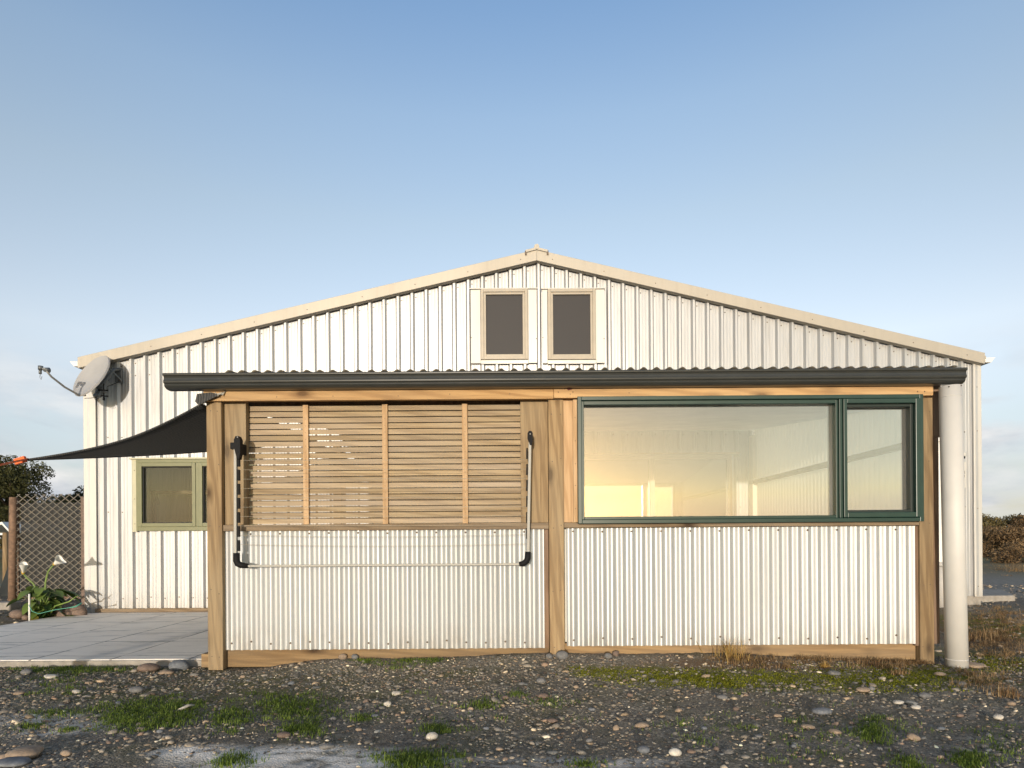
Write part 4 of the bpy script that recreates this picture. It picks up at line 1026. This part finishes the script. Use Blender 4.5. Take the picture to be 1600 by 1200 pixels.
# heap under covers behind the gate
def heap(name,cx,cy,w,d,h,mat,label,lean=0,cat='heap'):
    n=16; mb=MB(); vs=[]; rs=random.Random(int(cx*100))
    for j in range(n+1):
        for i in range(n+1):
            u=i/n*2-1; v=j/n*2-1; f=(1-abs(u)**3.2)*(1-abs(v)**3.2)
            z=h*(f**.45)*(1+lean*u)+.04*rs.uniform(-1,1)*f
            vs.append((cx+u*w/2,cy+v*d/2,gz(cx,cy)+z-.02))
    fs=[(j*(n+1)+i,j*(n+1)+i+1,(j+1)*(n+1)+i+1,(j+1)*(n+1)+i) for j in range(n) for i in range(n)]
    mb.add(vs,fs,0,True); return tag(mb.build(name,mat,recalc=False),label,cat)
heap('covered_heap',-7.55,10.6,1.7,1.4,1.25,M['bluegrey'],'dark covered heap behind the lattice gate')
mb=MB(); q=[P(72,812,9.7),P(100,822,9.6),P(130,842,9.5),P(131,872,9.4),P(104,848,9.45),P(70,832,9.6)]
n=len(q); mb.add(q+[p+Vector((.02,.05,-.02)) for p in q],[tuple(range(n)),tuple(range(2*n-1,n-1,-1))]+[(i,(i+1)%n,(i+1)%n+n,i+n) for i in range(n)])
tag(mb.build('tarp',M['tarp']),'faded blue tarp sloping over the heap behind the lattice','tarp')
# small white framed shelter at the left edge
DS=14.0
sh=thing('white_shelter','small white framed gabled shelter at the far left edge','shelter',(X(2,DS),DS,0))
for xx in (X(-28,DS),X(18,DS)):
    for yy in (DS,DS+1.5): mb=MB(); mb.box(xx-.03,xx+.03,yy-.03,yy+.03,0,Z(822,DS)); mb.build('post',M['white'],sh)
mb=MB(); ze=Z(823,DS); zp=Z(810,DS); xa,xb=X(-30,DS),X(20,DS); xc=(xa+xb)/2+.2
mb.prism([(xa,ze),(xc,zp),(xb,ze),(xb,ze-.05),(xc,zp-.06),(xa,ze-.05)],'y',DS-.1,DS+1.6); mb.box(xa,xb,DS-.03,DS+.0,ze-.11,ze-.06); mb.build('roof',M['white'],sh)
mb=MB(); c=PG(9,892); c=P(9,892,12.5); mb.tube([(c.x,12.5,0),(c.x,12.5,Z(832,12.5,9))],[.055,.05],9); tag(mb.build('fence_post',M['post']),'round greenish timber post at the far left edge before the white shelter','post')
# raised bed edge and stones by the lily
mb=MB(); mb.prism([(X(-60,8.0),7.9),(X(24,8.0),7.9),(X(24,8.0),8.1),(X(-60,8.0),8.1)],'z',0,.17); tag(mb.build('garden_kerb',M['conc'],bevel=.02),'low concrete kerb at the left edge of the flower bed','kerb')
for a in [(30,958,22,16,'s_brown','dark rounded stone at the left foot of the lily'),(40,965,15,9,'s_brown','small brown stone in front of the dark one by the lily'),(98,950,40,22,'s_brown','big brown boulder between the lily and the shed corner'),(122,950,26,26,'s_brown','reddish brown boulder against the shed corner'),(108,958,20,18,'s_grey','dark grey stone between the two boulders by the lily'),(62,962,16,8,'s_grey','flat grey stone at the foot of the lily'),(78,964,14,8,'s_grey','small grey stone right of the white stake')]:
    stone(*a[:4],M[a[4]],a[5],D=7.55 if a[0]<90 else 7.9)
# arum lily
DLy=7.75
base=P(68,962,DLy); base.z=gz(base.x,base.y)
lily=thing('arum_lily','arum lily clump with two white flowers beside the lattice gate','plant',base)
s=DLy/F
def leaf(mb,p0,p1,w,droop,tones,tone):
    p0=Vector(p0);p1=Vector(p1); d=(p1-p0); side=d.cross(Vector((0,0,1)))
    if side.length<.01: side=Vector((1,0,0))
    side.normalize(); n=7; start=len(mb.v); vs=[]
    for i in range(n+1):
        t=i/n; c=p0+d*t+Vector((0,0,-droop*t*t)); ww=w*math.sin(math.pi*min(1,.12+.88*t))**.8*(1 if t<1 else 0)
        if i==0: ww=.006
        vs += [c-side*ww/2+Vector((0,0,.18*ww)),c+Vector((0,0,-.0)),c+side*ww/2+Vector((0,0,.18*ww))]
    fs=[]
    for i in range(n):
        for k in (0,1): fs.append((i*3+k,i*3+k+1,(i+1)*3+k+1,(i+1)*3+k))
    mb.add(vs,fs,0,True); tones += [tone+random.uniform(-.12,.12)]*len(vs)
def leafobj(name,specs,mat,parent):
    mb=MB(); tn=[]
    for sp in specs: leaf(mb,*sp[:4],tn,sp[4])
    o=mb.build(name,mat,parent,recalc=False); at=o.data.attributes.new('tone','FLOAT','POINT'); at.data.foreach_set('value',np.clip(np.array(tn),0,1).astype(np.float32)); return o
random.seed(21)
for i in range(46):
    an=random.uniform(0,6.28); rr=random.uniform(.10,.36); hh=random.uniform(.12,.50)
    if i<10: hh=random.uniform(.02,.16); rr=random.uniform(.2,.42)
    st0=base+Vector((random.gauss(0,.05),random.gauss(0,.05),0)); hub=base+Vector((math.cos(an)*rr*.55,math.sin(an)*rr*.4,hh*.85)); tip=base+Vector((math.cos(an)*rr*1.35,math.sin(an)*rr*.9,hh*.85-.04+random.uniform(-.05,.05)))
    mb=MB(); mb.tube([st0,(st0+hub)/2+Vector((0,0,.03)),hub],[.007,.006,.005],5); lf=leafobj('leaf',[(hub,tip,random.uniform(.10,.18),.07,random.random())],M['lily'],lily)
    mb.build('stem',M['stem'],parent=lf)
leafobj('leaf',[(base+Vector((-.12,-.15,.08)),base+Vector((-.42,-.3,.03)),.12,.05,.7)],M['lilyyellow'],lily)
leafobj('leaf',[(base+Vector((.02,-.2,.06)),base+Vector((.16,-.34,-.02)),.10,.03,.4)],M['lilyyellow'],lily)
def flower(px,py,path,facing):
    hd=P(px,py,DLy-.05)
    mb=MB(); pts=[base+Vector((0,0,.02))]+[P(a,b_,DLy-.03) for a,b_ in path]+[hd]; mb.tube(pts,[.011]+[.010]*len(path)+[.009],7); stm=mb.build('flower_stalk',M['stem'],lily)
    ax=Vector(facing).normalized(); sd=ax.cross(Vector((0,0,1))).normalized(); up=sd.cross(ax)
    mb=MB(); n=9; seg=18; vs=[]
    for i in range(n+1):
        t=i/n; r_=.013+.046*t**1.7
        for j in range(seg):
            th=2*math.pi*j/seg; lip=1+.75*max(0,math.cos(th-.0))*t*t
            r2=r_*(1+.15*math.cos(th)*t)
            vs.append(hd+ax*(.15*t*lip)+sd*(r2*math.sin(th))*(.8)+up*(-r2*math.cos(th)+.02*t*t*math.cos(th)*-1))
    fs=[(i*seg+j,i*seg+(j+1)%seg,(i+1)*seg+(j+1)%seg,(i+1)*seg+j) for i in range(n) for j in range(seg)]
    mb.add(vs,fs,0,True); fl=mb.build('flower',M['petal'],parent=stm,recalc=False)
    mb=MB(); mb.tube([hd-ax*.005,hd+ax*.03],[.014,.020],10); mb.build('flower_base',M['spadix'],parent=stm)
flower(84,882,[(71,935),(71,910),(75,893)],(.8,-.45,.38))
flower(36,896,[(62,930),(52,912),(42,903)],(.45,-.5,.62))
mb=MB(); mb.tube([base+Vector((.05,0,.0)),P(86,947,DLy-.1),P(108,940,DLy-.1),P(122,930,DLy-.1)],[.010,.010,.009,.004],6); mb.build('stalk',M['stem'],lily)
mb=MB(); c=P(46,968,7.4); mb.tube([(c.x,7.4,gz(c.x,7.4)-.02),(c.x,7.4,Z(928,7.4,46))],.010,8); tag(mb.build('stake',M['white']),'thin white stake standing in front of the lily','stake')
mb=MB(); mb.tube([P(45,945,7.38),P(50,955,7.36),P(60,959,7.4),P(85,953,7.45),P(105,950,7.5),P(118,948,7.55),P(128,942,7.6)],[.004]*5+[.010,.008],6); tag(mb.build('cord',M['hose']),'green cord lying across the stones before the lily','cord')
# grey bin by the white door behind the downpipe
t=thing('white_bin','white bin beside the door half hidden behind the downpipe','bin',(X(1474,7.9),7.9,.0))
mb=MB(); mb.tube([(X(1474,7.9),7.9,.02),(X(1474,7.9),7.9,Z(885,7.9,1474))],[.14,.16],20); mb.build('body',M['pvc'],t)
mb=MB(); mb.tube([(X(1474,7.9),7.9,Z(884.5,7.9,1474)),(X(1474,7.9),7.9,Z(879,7.9,1474))],[.175,.165],20); mb.build('lid',M['pvc'],t)

# ------------------------------------------------------------------ trees and scrub
def crown(name, blobs, per, size, mat, parent, seed, flat=.7):
    rs=np.random.default_rng(seed); V=[];T=[]
    for (c,r,tone) in blobs:
        n=int(per*r*r*r**.0)
        d=rs.normal(0,1,(n,3)); d/=np.linalg.norm(d,axis=1)[:,None]; rad=r*rs.uniform(.35,1.08,n)**.6
        p=np.array(c)+d*rad[:,None]*np.array([1,1,flat])
        a=rs.normal(0,1,(n,3)); a/=np.linalg.norm(a,axis=1)[:,None]; b=np.cross(a,rs.normal(0,1,(n,3))); b/=np.linalg.norm(b,axis=1)[:,None]
        sz=size*rs.uniform(.5,1.3,n)[:,None]
        V.append(np.stack([p-a*sz-b*sz*.35,p+a*sz-b*sz*.2,p+a*sz*.8+b*sz*.4,p-a*sz*.7+b*sz*.3],1)); T.append(np.clip(tone+rs.normal(0,.2,n),0,1))
    V=np.concatenate(V); T=np.concatenate(T); n=len(V)
    off=WORLD[parent.name]; V=V-np.array(off[:])
    me=bpy.data.meshes.new(name); fast_mesh(me,V.reshape(-1,3),np.arange(n*4).reshape(n,4),4)
    at=me.attributes.new('tone','FLOAT','POINT'); at.data.foreach_set('value',np.repeat(T,4).astype(np.float32))
    me.materials.append(mat); o=bpy.data.objects.new(name,me); COL.objects.link(o); o.parent=parent; return o
def tree(name,x,y,h,w,mat,label,seed,cat='tree',nb=26,size=.16,trunk=True,group=None,per=110,low=.35):
    rs=random.Random(seed); z0=gz(x,y)-.1
    t=thing(name,label,cat,(x,y,z0),group); blobs=[]
    mbt=MB(); mbt.tube([(x,y,z0),(x+.05*w,y,z0+h*.4),(x-.03*w,y,z0+h*.8)],[h*.035,h*.025,h*.01],8)
    for i in range(nb):
        u=rs.uniform(0,1); hh=low+(1-low)*u*.93; ww=w*.5*(1-.55*u**2)*rs.uniform(.3,1); an=rs.uniform(0,6.28)
        c=(x+math.cos(an)*ww,y+math.sin(an)*ww,z0+h*hh); r=w*.16*rs.uniform(.6,1.25)
        blobs.append((c,r,rs.uniform(.1,.95)))
        if i%2==0: mbt.tube([(x,y,z0+h*max(.15,hh-.2)),((x+c[0])/2,(y+c[1])/2,z0+h*(hh-.06)),c],[h*.014,h*.010,h*.004],5)
    mbt.build('trunk',M['bark'],t); crown('crown',blobs,per,size,mat,t,seed); return t
def px2x(px,D): return (px-HX)*D/F
tree('pine_tree',px2x(18,38),38,6.2,6.4,M['pineleaf'],'broad dark pine above the lattice gate at the left edge',3,nb=40,size=.085,per=620)
tree('pine_tree',px2x(-55,40),40,6.8,7,M['pineleaf'],'tall dark pine cut off by the left edge',4,nb=40,size=.085,per=500)
tree('pine_tree',px2x(104,46),46,4.7,3.6,M['pineleaf'],'low dark tree between the broad pine and the shed corner',5,nb=26,size=.085,per=750)
tree('pine_tree',px2x(133,44),44,5.3,3.4,M['pineleaf'],'dark tree top touching the left shed wall behind the lattice',6,nb=26,size=.085,per=750)
tree('pine_tree',px2x(62,48),48,4.4,5,M['pineleaf'],'low dark tree behind the broad pine seen through the lattice',8,nb=26,size=.085,per=520)
sc=[(1542,33,2.3,3.2,'bushleaf','dark green scrub bush touching the right shed corner'),(1580,35,2.35,3.4,'bushleaf','olive scrub bush second from the right shed corner'),(1612,34,2.3,3.0,'brownleaf','brownish scrub bush at the right edge of the view'),(1562,30,1.7,2.6,'brownleaf','brown low scrub before the olive bushes on the right'),(1598,29,1.55,2.2,'brownleaf','rusty low scrub bush at the right edge in front'),(1640,36,2.5,3.5,'bushleaf','olive scrub bush just outside the right edge')]
for i,(px,D,h,w,mt,lb) in enumerate(sc):
    tree('scrub_bush',px2x(px,D),D,h*.93,w,M[mt],lb,40+i,'bush',nb=34,size=.06,per=1100,low=.05,group='scrub bushes beyond the yard on the right')
tree('scrub_bush',px2x(1590,21.5),21.5,.9,1.9,M['brownleaf'],'low twiggy bush on the gravel before the scrub on the right',60,'bush',nb=18,size=.045,per=1500,low=.05)
# far woods around the plain
wd=bpy.data.objects.new('far_woodland',None); COL.objects.link(wd); WORLD[wd.name]=Vector((0,0,0))
rs=random.Random(5); bl=[]
for i in range(520):
    an=rs.uniform(-2.2,2.2) if i<260 else rs.uniform(0,6.283); d=rs.uniform(85,110)
    x=d*math.sin(an) ; y=d*math.cos(an)+4
    if y<-30: x*=2.2; y*=2.2
    bl.append(((x,y,rs.uniform(.3,3.0)),rs.uniform(1.6,3.0),rs.uniform(.1,.8)))
cw=crown('far_woodland',bl,22,.5,M['bushleaf'],wd,9); cw.parent=None; bpy.data.objects.remove(wd); cw.name='far_woodland'; tag(cw,kind='stuff')

# ------------------------------------------------------------------ light, sky
AZ, EL = R(7.0), R(4.0)     # sun behind the camera, slightly left
sdir = Vector((-math.sin(AZ)*math.cos(EL), -math.cos(AZ)*math.cos(EL), math.sin(EL)))
sd_ = bpy.data.lights.new('sun','SUN'); sd_.energy = 2.0; sd_.angle = R(1.0); sd_.color = (1.0,.91,.785)
so_ = bpy.data.objects.new('sun', sd_); so_.rotation_euler = (-sdir).to_track_quat('-Z','Y').to_euler(); so_.location = (0,-3,12); COL.objects.link(so_)
w = bpy.data.worlds.new('World'); scn.world = w; w.use_nodes = True; nt = w.node_tree; bg = nt.nodes['Background']
sky = nd(nt,'ShaderNodeTexSky',sky_type='NISHITA'); sky.sun_disc=False; sky.sun_elevation=EL; sky.sun_rotation=math.pi+AZ
sky.air_density=1.0; sky.dust_density=.6; sky.ozone_density=.5; sky.altitude=0
SKYGAIN=1.0
tc=nd(nt,'ShaderNodeTexCoord').outputs['Generated']
sep=nd(nt,'ShaderNodeSeparateXYZ',{0:tc}).outputs
vec=nd(nt,'ShaderNodeMapping',{'Vector':tc,'Scale':(2.0,2.0,6.5),'Location':(.3,.1,.0)}).outputs[0]
cn=noise(nt,vec,1.7,7,.55,.4)
band=ramp(nt,sep[2],[(0,1),(.10,1),(.20,.55),(.27,0)])
bk_=ramp(nt,math_(nt,'ADD',math_(nt,'MULTIPLY',sep[1],.5),.5),[(.32,1),(.66,0)])
side=ramp(nt,math_(nt,'ABSOLUTE',sep[0]),[(.40,.0),(.60,1)])
cf=math_(nt,'MULTIPLY',math_(nt,'MULTIPLY',ramp(nt,cn,[(.40,0),(.56,1)]),band),math_(nt,'MULTIPLY',math_(nt,'ADD',math_(nt,'MULTIPLY',side,.9),.1),math_(nt,'SUBTRACT',1.0,math_(nt,'MULTIPLY',bk_,.8))))
K=.27
el=ramp(nt,sep[2],[(z_,tuple(v/K/2 for v in c_)) for z_,c_ in ((0,(.17,.32,1.9)),(.04,(.145,.195,.60)),(.09,(.166,.19,.365)),(.158,(.236,.245,.362)),(.277,(.384,.355,.428)),(.46,(.38,.375,.436)),(.57,(.349,.379,.477)),(.66,(.28,.347,.489)),(.9,(.24,.32,.5)))])
elb=ramp(nt,sep[2],[(z_,tuple(v/K/2 for v in c_)) for z_,c_ in ((0,(.13,.21,1.0)),(.07,(.34,.38,.54)),(.16,(.35,.36,.40)),(.3,(.29,.30,.36)))])
el=mixc(nt,bk_,el,elb)
col=mixc(nt,1.0,sky.outputs[0],el,'MULTIPLY'); col=mixc(nt,1.0,col,(2,2,2),'MULTIPLY')
W_=dict(nt=nt,sky=sky,bg=bg)
cc=ramp(nt,noise(nt,vec,4.0,6,.6),[(.3,(1.75,1.95,2.25)),(.65,(3.3,3.25,3.2))])
col=mixc(nt,cf,col,cc)
nt.links.new(col,bg.inputs['Color']); bg.inputs['Strength'].default_value=.15

# ------------------------------------------------------------------ camera
cam=bpy.data.cameras.new('camera'); co=bpy.data.objects.new('camera',cam); COL.objects.link(co)
cam.sensor_width=36; cam.lens=36*F/1600; cam.shift_y=(HY-600)/1600; cam.shift_x=0; cam.clip_end=3000; cam.clip_start=.05
co.matrix_world=Matrix.Translation((0,0,H))@Matrix.Rotation(R(90),4,'X')@Matrix.Rotation(-ROLL,4,'Z')
scn.camera=co
vs_=scn.view_settings; vs_.view_transform='Standard'; vs_.look='None'; vs_.exposure=.85; vs_.gamma=1; vs_.use_curve_mapping=False
scn.cycles.max_bounces=10; scn.cycles.transparent_max_bounces=16
